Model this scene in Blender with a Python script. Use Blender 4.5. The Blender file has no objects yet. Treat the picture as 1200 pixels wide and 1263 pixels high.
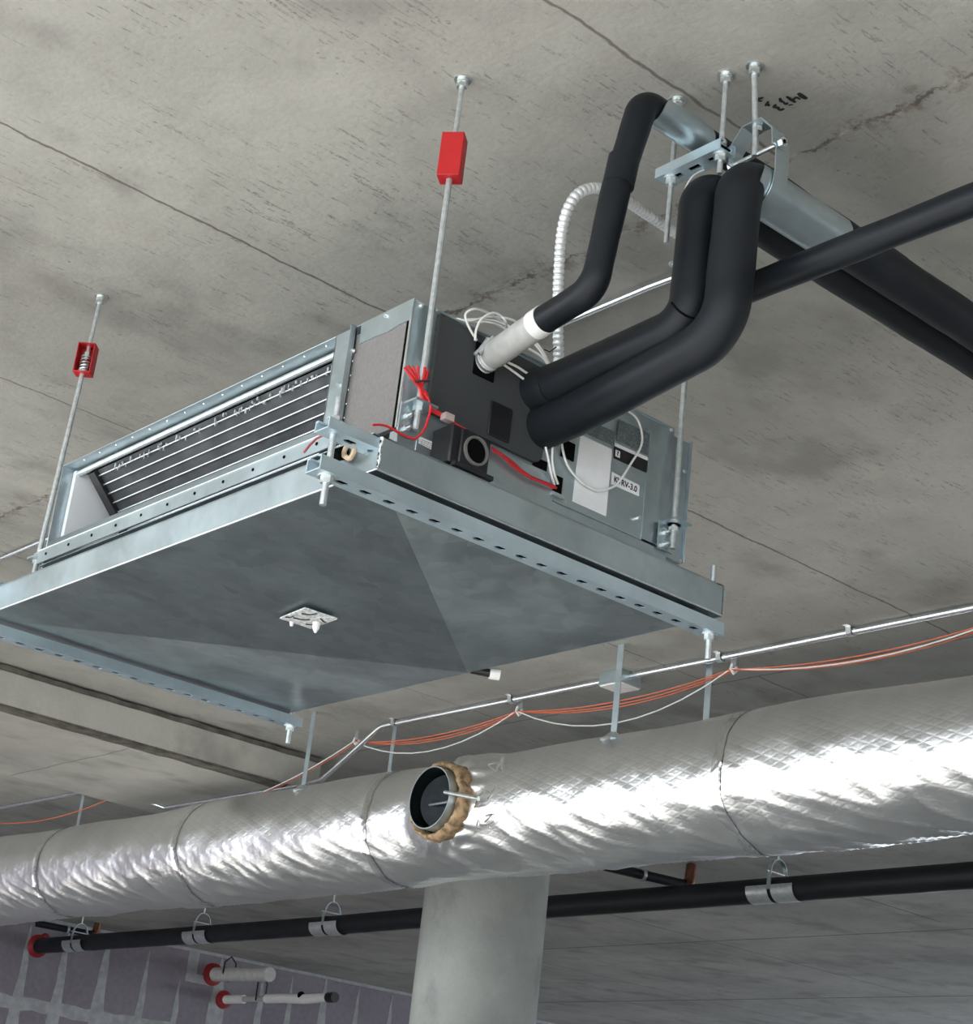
import bpy, math, random
from mathutils import Vector as V, Matrix, noise
random.seed(7)
S = bpy.context.scene
COL = S.collection
# ------------------------------------------------------------------ camera
FPX, YAW, PITCH, ROLL = 2192.566, 0.892602, 0.374709, 0.116292
EYE = V((0, 0, 1.6))
_f = V((math.cos(YAW)*math.cos(PITCH), math.sin(YAW)*math.cos(PITCH), math.sin(PITCH)))
_r0 = V((math.sin(YAW), -math.cos(YAW), 0)); _u0 = _r0.cross(_f)
_r = _r0*math.cos(ROLL)+_u0*math.sin(ROLL); _u = _u0*math.cos(ROLL)-_r0*math.sin(ROLL)
cam = bpy.data.cameras.new('camera'); co = bpy.data.objects.new('camera', cam); COL.objects.link(co)
cam.sensor_fit = 'HORIZONTAL'; cam.sensor_width = 36; cam.lens = FPX/1200*36; cam.clip_start = .05; cam.clip_end = 300
co.matrix_world = Matrix(((_r.x, _u.x, -_f.x, EYE.x), (_r.y, _u.y, -_f.y, EYE.y), (_r.z, _u.z, -_f.z, EYE.z), (0, 0, 0, 1)))
S.camera = co
def at(px, py, **k):
    """point of the photo on the plane x=, y= or z="""
    a, v = next(iter(k.items())); i = 'xyz'.index(a)
    d = _f+_r*((px-600)/FPX)+_u*((631.5-py)/FPX)
    return EYE+d*((v-EYE[i])/d[i])
# ------------------------------------------------------------------ light
S.view_settings.view_transform = 'Standard'; S.view_settings.look = 'None'
S.view_settings.gamma = 1; S.view_settings.use_curve_mapping = False
S.view_settings.exposure = 0.92
W = bpy.data.worlds.new('sky'); S.world = W; W.use_nodes = True
wn = W.node_tree.nodes; wl = W.node_tree.links
bg = wn['Background']
tc = wn.new('ShaderNodeTexCoord'); sp = wn.new('ShaderNodeSeparateXYZ'); cr = wn.new('ShaderNodeValToRGB')
wl.new(tc.outputs['Generated'], sp.inputs[0]); wl.new(sp.outputs[2], cr.inputs[0]); wl.new(cr.outputs[0], bg.inputs[0])
cr.color_ramp.elements[0].color = (.93, .97, 1, 1); cr.color_ramp.elements[1].color = (.50, .68, .95, 1)
bg.inputs[1].default_value = 2.6
sl = bpy.data.lights.new('sun', 'SUN'); so = bpy.data.objects.new('sun', sl); COL.objects.link(so)
sl.energy = 9; sl.angle = .03; sl.color = (1, .95, .88)
so.location = (-6, 0, 8); so.rotation_euler = V((1, .2, -.78)).to_track_quat('-Z', 'Y').to_euler()
# ------------------------------------------------------------------ helpers
class M:
    def __init__(s): s.v = []; s.f = []
    def add(s, vs, fs):
        b = len(s.v); s.v += [V(p) for p in vs]; s.f += [[i+b for i in q] for q in fs]; return s
    def box(s, x0, x1, y0, y1, z0, z1):
        return s.add([(x, y, z) for x in (x0, x1) for y in (y0, y1) for z in (z0, z1)],
                     [(0,1,3,2),(4,6,7,5),(0,4,5,1),(2,3,7,6),(0,2,6,4),(1,5,7,3)])
    def prism(s, poly, vec):
        n = len(poly); vec = V(vec); p = [V(q) for q in poly]
        return s.add(p+[q+vec for q in p], [list(range(n))[::-1], [i+n for i in range(n)]]+[(i, (i+1) % n, (i+1) % n+n, i+n) for i in range(n)])
    def lathe(s, p, d, prof, n=24, caps=True, ax=None):
        p = V(p); d = V(d).normalized(); a = (ax or (V((0,0,1)) if abs(d.z) < .9 else V((1,0,0)))); u = d.cross(a).normalized(); w = d.cross(u)
        vs = []; fs = []
        for t, r in prof:
            for i in range(n):
                an = 2*math.pi*i/n; vs.append(p+d*t+(u*math.cos(an)+w*math.sin(an))*r)
        for k in range(len(prof)-1):
            for i in range(n):
                j = (i+1) % n; fs.append((k*n+i, k*n+j, (k+1)*n+j, (k+1)*n+i))
        if caps: fs.append(list(range(n))[::-1]); fs.append([len(vs)-n+i for i in range(n)])
        return s.add(vs, fs)
    def cyl(s, a, b, r, n=16):
        a = V(a); b = V(b); return s.lathe(a, b-a, [(0, r), ((b-a).length, r)], n)
    def hexnut(s, p, r, h, d=(0,0,1)): return s.lathe(p, d, [(0, r), (h, r)], 6)
    def tube(s, pts, r, n=12, caps=True, prof=None):
        pts = [V(p) for p in pts]; N = len(pts); rr = r if isinstance(r, (list, tuple)) else [r]*N
        T = [(pts[min(i+1, N-1)]-pts[max(i-1, 0)]).normalized() for i in range(N)]
        u = T[0].orthogonal().normalized(); vs = []; fs = []
        for i in range(N):
            if i:
                u = (T[i-1].rotation_difference(T[i]) @ u); u = (u-T[i]*u.dot(T[i])).normalized()
            w = T[i].cross(u)
            for k in range(n):
                an = 2*math.pi*k/n; vs.append(pts[i]+(u*math.cos(an)+w*math.sin(an))*rr[i])
        for i in range(N-1):
            for k in range(n):
                j = (k+1) % n; fs.append((i*n+k, i*n+j, (i+1)*n+j, (i+1)*n+k))
        if caps: fs.append(list(range(n))[::-1]); fs.append([(N-1)*n+k for k in range(n)])
        return s.add(vs, fs)
    def strip(s, pts, wdir, w, th=.002):
        """flat bar swept along pts, width w along wdir"""
        pts = [V(p) for p in pts]; wd = V(wdir).normalized(); N = len(pts); vs = []; fs = []
        for i, p in enumerate(pts):
            t = (pts[min(i+1, N-1)]-pts[max(i-1, 0)]).normalized(); nn = t.cross(wd).normalized()
            for a, b in ((-1,-1),(1,-1),(1,1),(-1,1)): vs.append(p+wd*(a*w/2)+nn*(b*th/2))
        for i in range(N-1):
            for k in range(4):
                j = (k+1) % 4; fs.append((i*4+k, i*4+j, i*4+4+j, i*4+4+k))
        fs += [(3,2,1,0), [N*4-4+k for k in range(4)]]
        return s.add(vs, fs)
    def sph(s, c, r, n=10):
        pr = [(-r*math.cos(math.pi*k/n), max(r*math.sin(math.pi*k/n), 1e-4)) for k in range(n+1)]
        return s.lathe(c, (0,0,1), pr, n*2)
    def build(s, name, mat, parent=None, bevel=0, ang=35):
        me = bpy.data.meshes.new(name); me.from_pydata([tuple(p) for p in s.v], [], s.f); me.update()
        import bmesh
        b = bmesh.new(); b.from_mesh(me); bmesh.ops.recalc_face_normals(b, faces=b.faces); b.to_mesh(me); b.free()
        me.materials.append(mat)
        for p in me.polygons: p.use_smooth = True
        me.set_sharp_from_angle(angle=math.radians(ang))
        o = bpy.data.objects.new(name, me); COL.objects.link(o)
        if bevel:
            m = o.modifiers.new('bevel', 'BEVEL'); m.width = bevel; m.segments = 2; m.limit_method = 'ANGLE'; m.harden_normals = False
        if parent: adopt(o, parent)
        return o
def loose(m, name, mat, parent):
    """build every connected piece of m as a part of its own"""
    par = list(range(len(m.v)))
    def root(i):
        while par[i] != i: par[i] = par[par[i]]; i = par[i]
        return i
    for f in m.f:
        for i in f[1:]: par[root(i)] = root(f[0])
    grp = {}
    for f in m.f: grp.setdefault(root(f[0]), []).append(f)
    out = []
    for fs in grp.values():
        ids = sorted({i for f in fs for i in f}); ix = {i: k for k, i in enumerate(ids)}; q = M(); q.v = [m.v[i] for i in ids]; q.f = [[ix[i] for i in f] for f in fs]
        out.append(q.build(name, mat, parent))
    return out
def adopt(o, parent):
    o.parent = parent   # parts keep world coordinates; only a thing's own root is moved
    o.matrix_parent_inverse = Matrix.Translation(parent.location).inverted()
def tag(o, label, cat, group=None):
    o['label'] = label; o['category'] = cat
    if group: o['group'] = group
    return o
def thing(name, label, cat, loc=(0,0,0), group=None):
    o = bpy.data.objects.new(name, None); COL.objects.link(o); o.location = loc; o.empty_display_size = .05
    return tag(o, label, cat, group)
def copy_thing(o, move, label):
    c = o.copy(); COL.objects.link(c); c.location = o.location+V(move); c['label'] = label
    for ch in o.children:
        d = ch.copy(); COL.objects.link(d); d.parent = c; d.matrix_parent_inverse = ch.matrix_parent_inverse.copy()
        for g in ch.children:
            e = g.copy(); COL.objects.link(e); e.parent = d; e.matrix_parent_inverse = g.matrix_parent_inverse.copy()
    return c
def bend(pts, r, n=8):
    """round the corners of a polyline; r one radius or one per inner corner"""
    pts = [V(p) for p in pts]; out = [pts[0]]
    for i in range(1, len(pts)-1):
        q = r[i-1] if isinstance(r, (list, tuple)) else r
        a = (pts[i-1]-pts[i]).normalized(); b = (pts[i+1]-pts[i]).normalized(); th = a.angle(b)
        if th > 3.12: out.append(pts[i]); continue
        t = q/math.tan(th/2); c = pts[i]+(a+b).normalized()*(q/math.sin(th/2)); p0 = pts[i]+a*t; p1 = pts[i]+b*t
        u = (p0-c); w = (p1-c); tot = u.angle(w); ax = u.cross(w).normalized()
        for k in range(n+1): out.append(c+Matrix.Rotation(tot*k/n, 3, ax) @ u)
    out.append(pts[-1]); return out
def smooth(pts, n=8):
    """catmull-rom through the points"""
    p = [V(q) for q in pts]; p = [p[0]*2-p[1]]+p+[p[-1]*2-p[-2]]; out = []
    for i in range(1, len(p)-2):
        for k in range(n):
            t = k/n; a, b, c, d = p[i-1:i+3]
            out.append(.5*((2*b)+(c-a)*t+(2*a-5*b+4*c-d)*t*t+(3*b-a-3*c+d)*t**3))
    out.append(p[-2]); return out
def dense(pts, step):
    pts = [V(p) for p in pts]; out = [pts[0]]
    for a, b in zip(pts, pts[1:]):
        k = max(1, int((b-a).length/step)); out += [a+(b-a)*(i/k) for i in range(1, k+1)]
    return out
# ------------------------------------------------------------------ materials
class N:
    def __init__(s, name):
        s.m = bpy.data.materials.new(name); s.m.use_nodes = True; s.t = s.m.node_tree; s.b = s.t.nodes['Principled BSDF']; s.tc = None
    def new(s, k, **a):
        n = s.t.nodes.new(k)
        for q, v in a.items(): setattr(n, q, v)
        return n
    def put(s, sock, v):
        if hasattr(v, 'links') or isinstance(v, bpy.types.NodeSocket): s.t.links.new(v, sock)
        else: sock.default_value = v
    def co(s, sc=(1,1,1), rot=(0,0,0)):
        if not s.tc: s.tc = s.new('ShaderNodeTexCoord')
        mp = s.new('ShaderNodeMapping'); s.t.links.new(s.tc.outputs['Object'], mp.inputs[0]); mp.inputs['Scale'].default_value = sc; mp.inputs['Rotation'].default_value = rot
        return mp.outputs[0]
    def xyz(s):
        if not s.tc: s.tc = s.new('ShaderNodeTexCoord')
        q = s.new('ShaderNodeSeparateXYZ'); s.t.links.new(s.tc.outputs['Object'], q.inputs[0]); return q.outputs
    def noise(s, scale, detail=4, rough=.55, sc=(1,1,1), rot=(0,0,0)):
        n = s.new('ShaderNodeTexNoise'); s.put(n.inputs['Vector'], s.co(sc, rot)); n.inputs['Scale'].default_value = scale; n.inputs['Detail'].default_value = detail; n.inputs['Roughness'].default_value = rough
        return n.outputs[0]
    def math(s, op, a, b=0, c=None, clamp=False):
        n = s.new('ShaderNodeMath', operation=op, use_clamp=clamp); s.put(n.inputs[0], a); s.put(n.inputs[1], b)
        if c is not None: s.put(n.inputs[2], c)
        return n.outputs[0]
    def rng(s, v, a, b, c=0, d=1):
        n = s.new('ShaderNodeMapRange', interpolation_type='SMOOTHSTEP'); s.put(n.inputs[0], v)
        for i, q in enumerate((a, b, c, d)): n.inputs[i+1].default_value = q
        return n.outputs[0]
    def mix(s, f, a, b, mode='MIX'):
        n = s.new('ShaderNodeMix', data_type='RGBA', blend_type=mode); s.put(n.inputs[0], f)
        s.put(n.inputs[6], (*a, 1) if isinstance(a, tuple) else a); s.put(n.inputs[7], (*b, 1) if isinstance(b, tuple) else b)
        return n.outputs[2]
    def bump(s, h, strength=.3, dist=.01, prev=None):
        n = s.new('ShaderNodeBump'); s.put(n.inputs['Height'], h); n.inputs['Strength'].default_value = strength; n.inputs['Distance'].default_value = dist
        if prev: s.put(n.inputs['Normal'], prev)
        return n.outputs[0]
    def set(s, **k):
        for a, v in k.items():
            nm = dict(color='Base Color', rough='Roughness', metal='Metallic', normal='Normal', spec='Specular IOR Level', sheen='Sheen Weight', coat='Coat Weight')[a]
            s.put(s.b.inputs[nm], (*v, 1) if isinstance(v, tuple) else v)
        return s.m
def plain(name, c, rough=.5, metal=0, var=.12, scale=30, bump=0):
    n = N(name); v = n.noise(scale, 3); d = tuple(max(0, q*(1-var)) for q in c); e = tuple(min(1, q*(1+var)) for q in c)
    k = dict(color=n.mix(n.rng(v, .3, .7), d, e), rough=rough, metal=metal)
    if bump: k['normal'] = n.bump(v, bump, .003)
    return n.set(**k)
def galv(name, c=(.50,.565,.585), rough=.38, spang=45, streak=0):
    n = N(name); vo = n.new('ShaderNodeTexVoronoi'); n.put(vo.inputs['Vector'], n.co()); vo.inputs['Scale'].default_value = spang
    g = n.new('ShaderNodeSeparateColor'); n.put(g.inputs[0], vo.outputs['Color'])
    f = n.noise(6, 4); f2 = n.noise(2.3, 3)
    d = tuple(q*.86 for q in c); e = tuple(min(1, q*1.1) for q in c)
    colr = n.mix(n.rng(f, .3, .7), d, e); colr = n.mix(n.math('MULTIPLY', g.outputs[0], .14), colr, (.75,.8,.82))
    r = n.math('ADD', n.rng(f2, .3, .7, rough-.07, rough+.07), n.math('MULTIPLY', g.outputs[1], .06))
    return n.set(color=colr, rough=r, metal=.92, normal=n.bump(f2, .12, .01))
def concrete(name, base=(.37,.355,.32), seams=(), streaks=True, dark=.62, scale=1):
    n = N(name)
    big = n.noise(.9, 5, .6); med = n.noise(4.5, 5, .6); fine = n.noise(60, 3)
    lo = tuple(q*.80 for q in base); hi = tuple(min(1, q*1.14) for q in base)
    c = n.mix(n.rng(big, .32, .68), lo, hi)
    c = n.mix(n.rng(med, .42, .72, 0, .34), c, tuple(q*.66 for q in base))
    c = n.mix(n.rng(fine, .3, .75, 0, .16), c, tuple(q*.7 for q in base))
    blotch = n.rng(n.noise(2.1, 4, .6, sc=(1,1.3,1)), .50, .70, 0, .55); c = n.mix(blotch, c, tuple(q*.45 for q in base))
    br = n.rng(n.noise(2.6, 6, .7), .62, .80, 0, .5); c = n.mix(br, c, (.26,.20,.14))
    if streaks:
        for sc, rot, th, gs in (((11,55,1), .0, .655, 1.4), ((22,95,1), .12, .665, 2.3), ((6,48,1), -.1, .70, .8), ((40,70,1), .2, .68, 3.0), ((16,120,1), -.05, .60, 3.1), ((30,60,1), .5, .69, 1.1)):
            st = n.rng(n.noise(1, 2, .5, sc=sc, rot=(0,0,rot)), th, th+.05); gate = n.rng(n.noise(gs, 3, .7), .44, .64); st = n.math('MULTIPLY', st, n.rng(n.noise(130, 2), .36, .56))
            c = n.mix(n.math('MULTIPLY', n.math('MULTIPLY', st, gate), .62), c, tuple(q*.33 for q in base))
        wv = n.rng(n.noise(1, 3, .6, sc=(30,46,1)), .73, .76, 0, .55); c = n.mix(wv, c, tuple(q*.25 for q in base))
    if seams:
        x, y, z = n.xyz(); wob = n.rng(n.noise(5, 4, .7), 0, 1, -.012, .012); wobr = n.rng(n.noise(9, 5, .8), 0, 1, -.03, .03); patch = n.rng(n.noise(7, 4, .7), .35, .6)
        for ax, cc, l, h, w, stn, rough in seams:
            p, q = (y, x) if ax == 'y' else (x, y)
            d = n.math('ABSOLUTE', n.math('ADD', n.math('SUBTRACT', p, cc), wobr if rough else wob))
            m = n.rng(d, w, w*.25); m = n.math('MULTIPLY', m, n.math('MULTIPLY', n.math('GREATER_THAN', q, l), n.math('LESS_THAN', q, h)))
            if rough:
                halo = n.math('MULTIPLY', n.rng(d, .06, 0, 0, .75), n.math('MULTIPLY', n.rng(n.noise(16, 5, .8), .5, .62), n.math('MULTIPLY', n.math('GREATER_THAN', q, l), n.math('LESS_THAN', q, h))))
                c = n.mix(halo, c, (.15,.115,.085))
                lt = n.math('MULTIPLY', n.math('MULTIPLY', m, n.math('SUBTRACT', 1, patch)), .7); c = n.mix(lt, c, (.55,.52,.47))
                m = n.math('MULTIPLY', m, patch)
            c = n.mix(n.math('MULTIPLY', m, stn), c, (.10,.085,.07))
    nb = n.bump(med, .25, .02); nb = n.bump(fine, .25, .004, nb)
    return n.set(color=c, rough=.86, normal=nb)
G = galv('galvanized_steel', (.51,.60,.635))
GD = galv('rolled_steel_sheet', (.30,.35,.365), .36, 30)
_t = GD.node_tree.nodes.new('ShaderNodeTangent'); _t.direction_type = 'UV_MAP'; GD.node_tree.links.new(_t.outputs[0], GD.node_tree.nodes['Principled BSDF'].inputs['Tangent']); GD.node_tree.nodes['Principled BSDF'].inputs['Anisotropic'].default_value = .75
STRUT = galv('strut_steel', (.60,.73,.80), .46, 80)
BOLT = plain('zinc_bolt', (.72,.76,.76), .32, .9, .1, 60)
ROD = plain('zinc_rod', (.60,.64,.65), .42, .8, .12, 90)
WIRE_W = plain('white_cable', (.80,.80,.77), .4, 0, .04)
WIRE_R = plain('red_cable', (.62,.02,.025), .35, 0, .1)
WIRE_O = plain('orange_cable', (.70,.15,.06), .45, 0, .1)
BLACK = plain('black_plastic', (.010,.010,.012), .45, 0, .2)
VOID = plain('dark_inside', (.003,.003,.0035), .9, 0, .2)  # near-black colour painted in for the shade of gaps, slots and bores
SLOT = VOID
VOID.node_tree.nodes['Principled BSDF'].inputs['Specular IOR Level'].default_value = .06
RED = plain('red_paint', (.42,.010,.012), .5, 0, .12, 12)
REDD = plain('firestop_sealant', (.24,.008,.012), .6, 0, .2, 12)
PVCW = plain('white_plastic', (.80,.80,.78), .35, 0, .04)
PVCG = plain('grey_hose', (.44,.44,.42), .55, 0, .07, 60)
CHAR = plain('charcoal_foam', (.038,.042,.044), .72, 0, .10, 200, .15)
BROWN = plain('brown_grey_foam', (.19,.18,.172), .85, 0, .07, 160, .15)
STYRO = plain('white_foam', (.74,.76,.78), .8, 0, .03, 20, .05)
PAPER = plain('white_paper', (.78,.79,.80), .5, 0, .02)
INK = plain('black_ink', (.012,.012,.012), .6, 0, .1)
COPPER = plain('copper', (.16,.07,.045), .4, .8, .2)
KRAFT = plain('kraft_insulation', (.34,.23,.13), .9, 0, .6, 30, .8)
COMPOUND = plain('joint_compound', (.36,.365,.38), .85, 0, .14, 14)
FINS = N('coil_fins')
def _fins():
    n = FINS; st = n.noise(1, 2, .5, sc=(1, 900, 1)); bl = n.rng(n.noise(9, 4), .4, .7)
    return n.set(color=n.mix(bl, (.05,.055,.06), (.10,.105,.11)), rough=.5, metal=.5, normal=n.bump(st, .5, .002))
FINS = _fins()
def foam_pipe():
    n = N('black_pipe_insulation'); a = n.noise(5, 3); b = n.noise(120, 2)
    return n.set(color=n.mix(n.rng(a, .3, .7), (.0055,.0075,.0105), (.010,.0125,.016)), rough=n.rng(a, .3, .7, .42, .58), normal=n.bump(b, .12, .001, n.bump(a, .3, .01)), spec=.3)
FOAM = foam_pipe()
def foil():
    n = N('scrim_foil'); uv = n.new('ShaderNodeUVMap'); q = n.new('ShaderNodeSeparateXYZ'); n.put(q.inputs[0], uv.outputs[0]); u, v = q.outputs[0], q.outputs[1]
    # diamond scrim: threads crossing at a shallow angle along the duct
    def thread(a, b):
        ph = n.math('FRACT', n.math('ADD', n.math('MULTIPLY', u, a), n.math('MULTIPLY', v, b)))
        return n.math('POWER', n.math('MULTIPLY_ADD', n.math('COSINE', n.math('MULTIPLY', ph, 2*math.pi)), .5, .5), 4)
    th = n.math('MAXIMUM', thread(13, 33), thread(13, -33))
    w1 = n.noise(5, 5, .6, sc=(1,1.6,1)); w2 = n.noise(26, 4, .6, sc=(1,2.2,.8))
    nb = n.bump(w1, .10, .05); nb = n.bump(w2, .02, .012, nb); nb = n.bump(th, .16, .002, nb)
    c = n.mix(n.rng(w1, .3, .7), (.80,.815,.82), (.87,.88,.885))
    return n.set(color=c, rough=n.math('ADD', n.rng(w1, .3, .7, .30, .34), n.math('MULTIPLY', th, .03)), metal=1.0, normal=nb)
FOIL = foil()
def purple():
    n = N('purple_gypsum_board'); a = n.noise(1.6, 4); b = n.noise(20, 3)
    return n.set(color=n.mix(n.rng(b, .3, .7, 0, .3), n.mix(n.rng(a, .3, .7), (.19,.165,.20), (.24,.215,.25)), (.3,.28,.32)), rough=.85)
PURPLE = purple()
SEAMS = [('y',3.185,-3,2.28,.006,.85,0), ('y',2.02,.5,2.28,.006,.8,0), ('y',.85,-3,2.28,.006,.8,0), ('x',2.28,-8,14.6,.008,.9,1), ('y',3.43,2.28,4.9,.007,.85,0), ('y',2.24,2.28,6,.005,.5,0),
         ('y',4.37,-3,2.28,.006,.7,0), ('y',4.56,2.28,4.9,.006,.7,0), ('x',4.9,-3,7,.008,.6,0), ('y',4.34,4.9,8,.007,.7,0), ('y',6.71,8.1,9.4,.012,.8,0), ('x',9.65,2,12,.018,.85,0),
         ('y',8.85,8.3,12.1,.014,.6,0), ('x',12.15,2,14.6,.025,.9,0), ('y',11.2,9.65,15,.014,.5,0), ('y',5.75,2.28,4.9,.006,.6,0)]
CONC = concrete('board_marked_concrete', (.383,.373,.337), SEAMS)
CONC2 = concrete('beam_concrete', (.43,.415,.37), [('x',3.93,7.3,8.5,.008,.55,0)], False)
COLC = concrete('smooth_column_concrete', (.34,.355,.335), (), False)
FLOORC = concrete('floor_concrete', (.42,.415,.40), (), False)
# ------------------------------------------------------------------ the setting
def struct(o): o['kind'] = 'structure'; return o
CZ = 3.6
struct(M().box(-3, 19, -34, 24, CZ, CZ+.25).build('ceiling', CONC))
struct(M().box(-60, 60, -60, 60, -.2, 0).build('floor', FLOORC))
# lower slab band crossing the ceiling, with a drip groove along its front edge
ZD = 3.425
b = M()
b.box(-3, 4.9, 7.24, 8.52, ZD, CZ); b.box(-3, 4.9, 7.135, 7.16, ZD+.004, 3.572); b.box(-3, 4.89, 7.17, 7.241, ZD+.06, CZ-.001)
beam = struct(b.build('trim_1', CONC2, bevel=.006))
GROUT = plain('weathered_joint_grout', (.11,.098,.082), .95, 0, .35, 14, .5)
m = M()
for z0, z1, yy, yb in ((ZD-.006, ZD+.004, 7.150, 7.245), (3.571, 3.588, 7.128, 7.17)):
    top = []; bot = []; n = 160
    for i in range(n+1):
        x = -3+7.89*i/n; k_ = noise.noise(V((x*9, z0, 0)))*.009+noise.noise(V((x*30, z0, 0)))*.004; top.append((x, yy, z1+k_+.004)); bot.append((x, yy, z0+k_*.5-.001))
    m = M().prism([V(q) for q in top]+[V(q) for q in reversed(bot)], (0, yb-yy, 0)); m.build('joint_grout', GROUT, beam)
struct(M().box(-3, 19, -12.2, -12, 0, CZ).build('wall_front_added', FLOORC))  # unseen wall added behind the camera to darken reflections
wall = struct(M().box(-3, 19, 14.6, 14.8, 0, CZ).build('wall_back', PURPLE))
k = 2.308
def stripe(x, z0, z1, w, lean=0):
    pts = []; n = 14
    for i in range(n+1):
        t = i/n; z = z0+(z1-z0)*t; ww = w*(.55+.45*math.sin(math.pi*min(1, t*1.15+.12)))*(1 if t < .82 else max(.12, (1-t)/.18))
        pts.append((x+lean*t+random.uniform(-.006, .006), z, ww*random.uniform(.9, 1.1)))
    m = M(); vs = [V((a-c/2, 14.597, z)) for a, z, c in pts]+[V((a+c/2, 14.597, z)) for a, z, c in reversed(pts)]
    m.prism(vs, (0, .004, 0)); o = m.build('joint_compound', COMPOUND, wall); return o
for x, z1, w in ((7.24,3.52,.12),(7.61,3.53,.13),(8.02,3.598,.15),(8.44,3.50,.10),(8.81,3.30,.10),(9.23,3.598,.20),(9.715,3.54,.11),(10.05,3.53,.10),(10.45,3.598,.15),(10.86,3.57,.10),(11.28,3.55,.10),(11.7,3.59,.12),(12.1,3.5,.1),(6.8,3.5,.11),(6.4,3.59,.14)):
    stripe(x, 2.0, z1, w)
m = M(); pts = []
for i in range(61): x = 5.5+i*.1; pts.append((x, 2.86+.05+random.uniform(-.012, .012), 2.86-.055+random.uniform(-.012, .012)))
m.prism([V((a, 14.595, t)) for a, t, b_ in pts]+[V((a, 14.595, b_)) for a, t, b_ in reversed(pts)], (0, .006, 0)); m.build('joint_compound', COMPOUND, wall)
# patch of compound framing an opening near the top of the wall, and the pale bead along the ceiling line
m = M()
for x0, x1, z0, z1 in ((8.86,8.97,3.30,3.598),(8.97,9.25,3.30,3.38),(9.15,9.33,2.6,3.15)):
    m.box(x0, x1, 14.594, 14.602, z0, z1)
m.build('joint_compound', COMPOUND, wall)
M().box(-3, 19, 14.585, 14.6, 3.572, 3.6).build('ceiling_bead', COMPOUND, wall)
# column
cl = M().lathe((5.985, 7.065, 0), (0,0,1), [(0, .318), (CZ-.002, .318)], 64)
cl = tag(cl.build('concrete_column', COLC, ang=60), 'round pale concrete column standing behind the foil duct', 'column')

# ------------------------------------------------------------------ the fan coil unit
X0, X1, Y0, Y1, Z0, Z1 = 1.658, 2.402, 2.335, 3.650, 2.860, 3.120
unit = thing('fan_coil_unit', 'ducted galvanized air handling unit hanging under the concrete slab', 'air conditioner', (2.0, 3.0, Z0))
t = .0022
m = M()
m.box(X0, 2.345, Y0, Y1, Z1-t, Z1)                       # top
m.box(X0, 2.345, Y1-t, Y1, Z0, Z1)                       # far end
m.box(X0-.009, 2.344, Y0+.055, Y1-.003, Z0+.003, Z0+.003+t)              # bottom
m.box(X0+.0005, 2.345, Y0, Y0+t, Z0, Z1-t)    # near end skin
m.box(X0+.05, 2.343, Y0-.004, Y0+.0, Z1-.0035, Z1+.0005)
m.box(2.3452, 2.3472, Y0+.02, Y1-.02, Z0+.003, Z1-.009)
# outlet flange section
m.box(2.345, X1, Y0+.012, Y0+.016, Z0-.01, Z1-.006); m.box(2.346, X1-.001, Y0+.0165, Y1-.0145, Z1-.0105, Z1-.0065); m.box(2.346, X1-.001, Y0+.0165, Y1-.0145, Z0-.0095, Z0-.0065); m.box(2.345, X1, Y1-.014, Y1-.01, Z0-.01, Z1-.006)
m.box(X1+.0003, X1+.0022, Y0+.004, Y0+.03, Z0-.01, Z1-.004)
m.build('casing', G, unit, bevel=.0012)
# bright top plate over the side foam with a torn lower edge
pts = [at(446, 399, x=X0-.002), at(511.5, 367, x=X0-.002), at(506, 394, x=X0-.002), at(492, 400, x=X0-.002), at(478, 409, x=X0-.002), at(462, 415, x=X0-.002), at(443, 424, x=X0-.002)]
M().prism(pts, (.003, 0, 0)).build('corner_plate', G, unit)
M().box(X0+.001, X0+.012, Y0+.016, 2.505, Z0+.006, Z1-.02).build('side_foam', BROWN, unit)
M().box(X0-.0015, X0-.0001, Y0-.0004, Y0+.005, Z0+.004, Z1-.003).build('corner_bead', BOLT, unit)
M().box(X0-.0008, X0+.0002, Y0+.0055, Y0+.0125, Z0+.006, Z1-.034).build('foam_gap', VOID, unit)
# near post of the intake
m = M(); m.box(X0-.004, X0-.002, 2.503, 2.566, Z0+.012, Z1-.004); m.box(X0-.004, X0+.03, 2.564, 2.567, Z0+.012, Z1-.004); m.box(X0-.016, X0-.002, 2.503, 2.505, Z0+.012, Z1-.004)
m.build('intake_post', G, unit)
# intake flange lip: folded bottom rail
m = M()
m.prism([(X0+.012, 2.50, Z0+.075), (X0-.004, 2.50, Z0+.045), (X0-.014, 2.50, Z0+.040), (X0-.014, 2.50, Z0+.008), (X0-.011, 2.50, Z0+.008), (X0-.011, 2.50, Z0+.037), (X0-.001, 2.50, Z0+.042), (X0+.015, 2.50, Z0+.073)], (0, 1.15, 0))
m.build('bottom_rail', G, unit)
M().tube([(X0-.0146, 2.50, Z0+.0395), (X0-.0146, 3.65, Z0+.0395)], .0016, 6).build('rail_fold', BOLT, unit)
m = M()
for i in range(11):
    y = 2.56+i*.105; m.lathe((X0-.0155, y, Z0+.025), (1,0,0), [(0,.0035),(.002,.0035)], 8)
loose(m, 'rail_hole', SLOT, unit)
# left wall lining of the intake and top header bar
M().box(X0+.028, 2.0, Y1-.02, Y1-.004, Z0+.01, Z1-.008).build('foam_lining', STYRO, unit)
m = M(); m.tube([(X0+.034, 2.56, Z1-.014), (X0+.034, Y1-.02, Z1-.014)], .0075, 10); m.build('header_bar', PVCW if 0 else BOLT, unit)
M().box(X0+.047, X0+.07, 2.55, 3.60, Z1-.024, Z1-.006).build('top_gap_shade', VOID, unit)  # black box painting in the shade of the gap above the coil
M().box(X0+.10, 2.34, 2.5, Y1-.02, Z1-.02, Z1-.006).build('inner_shade_box', VOID, unit)  # black box put in as the shade inside the casing
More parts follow.
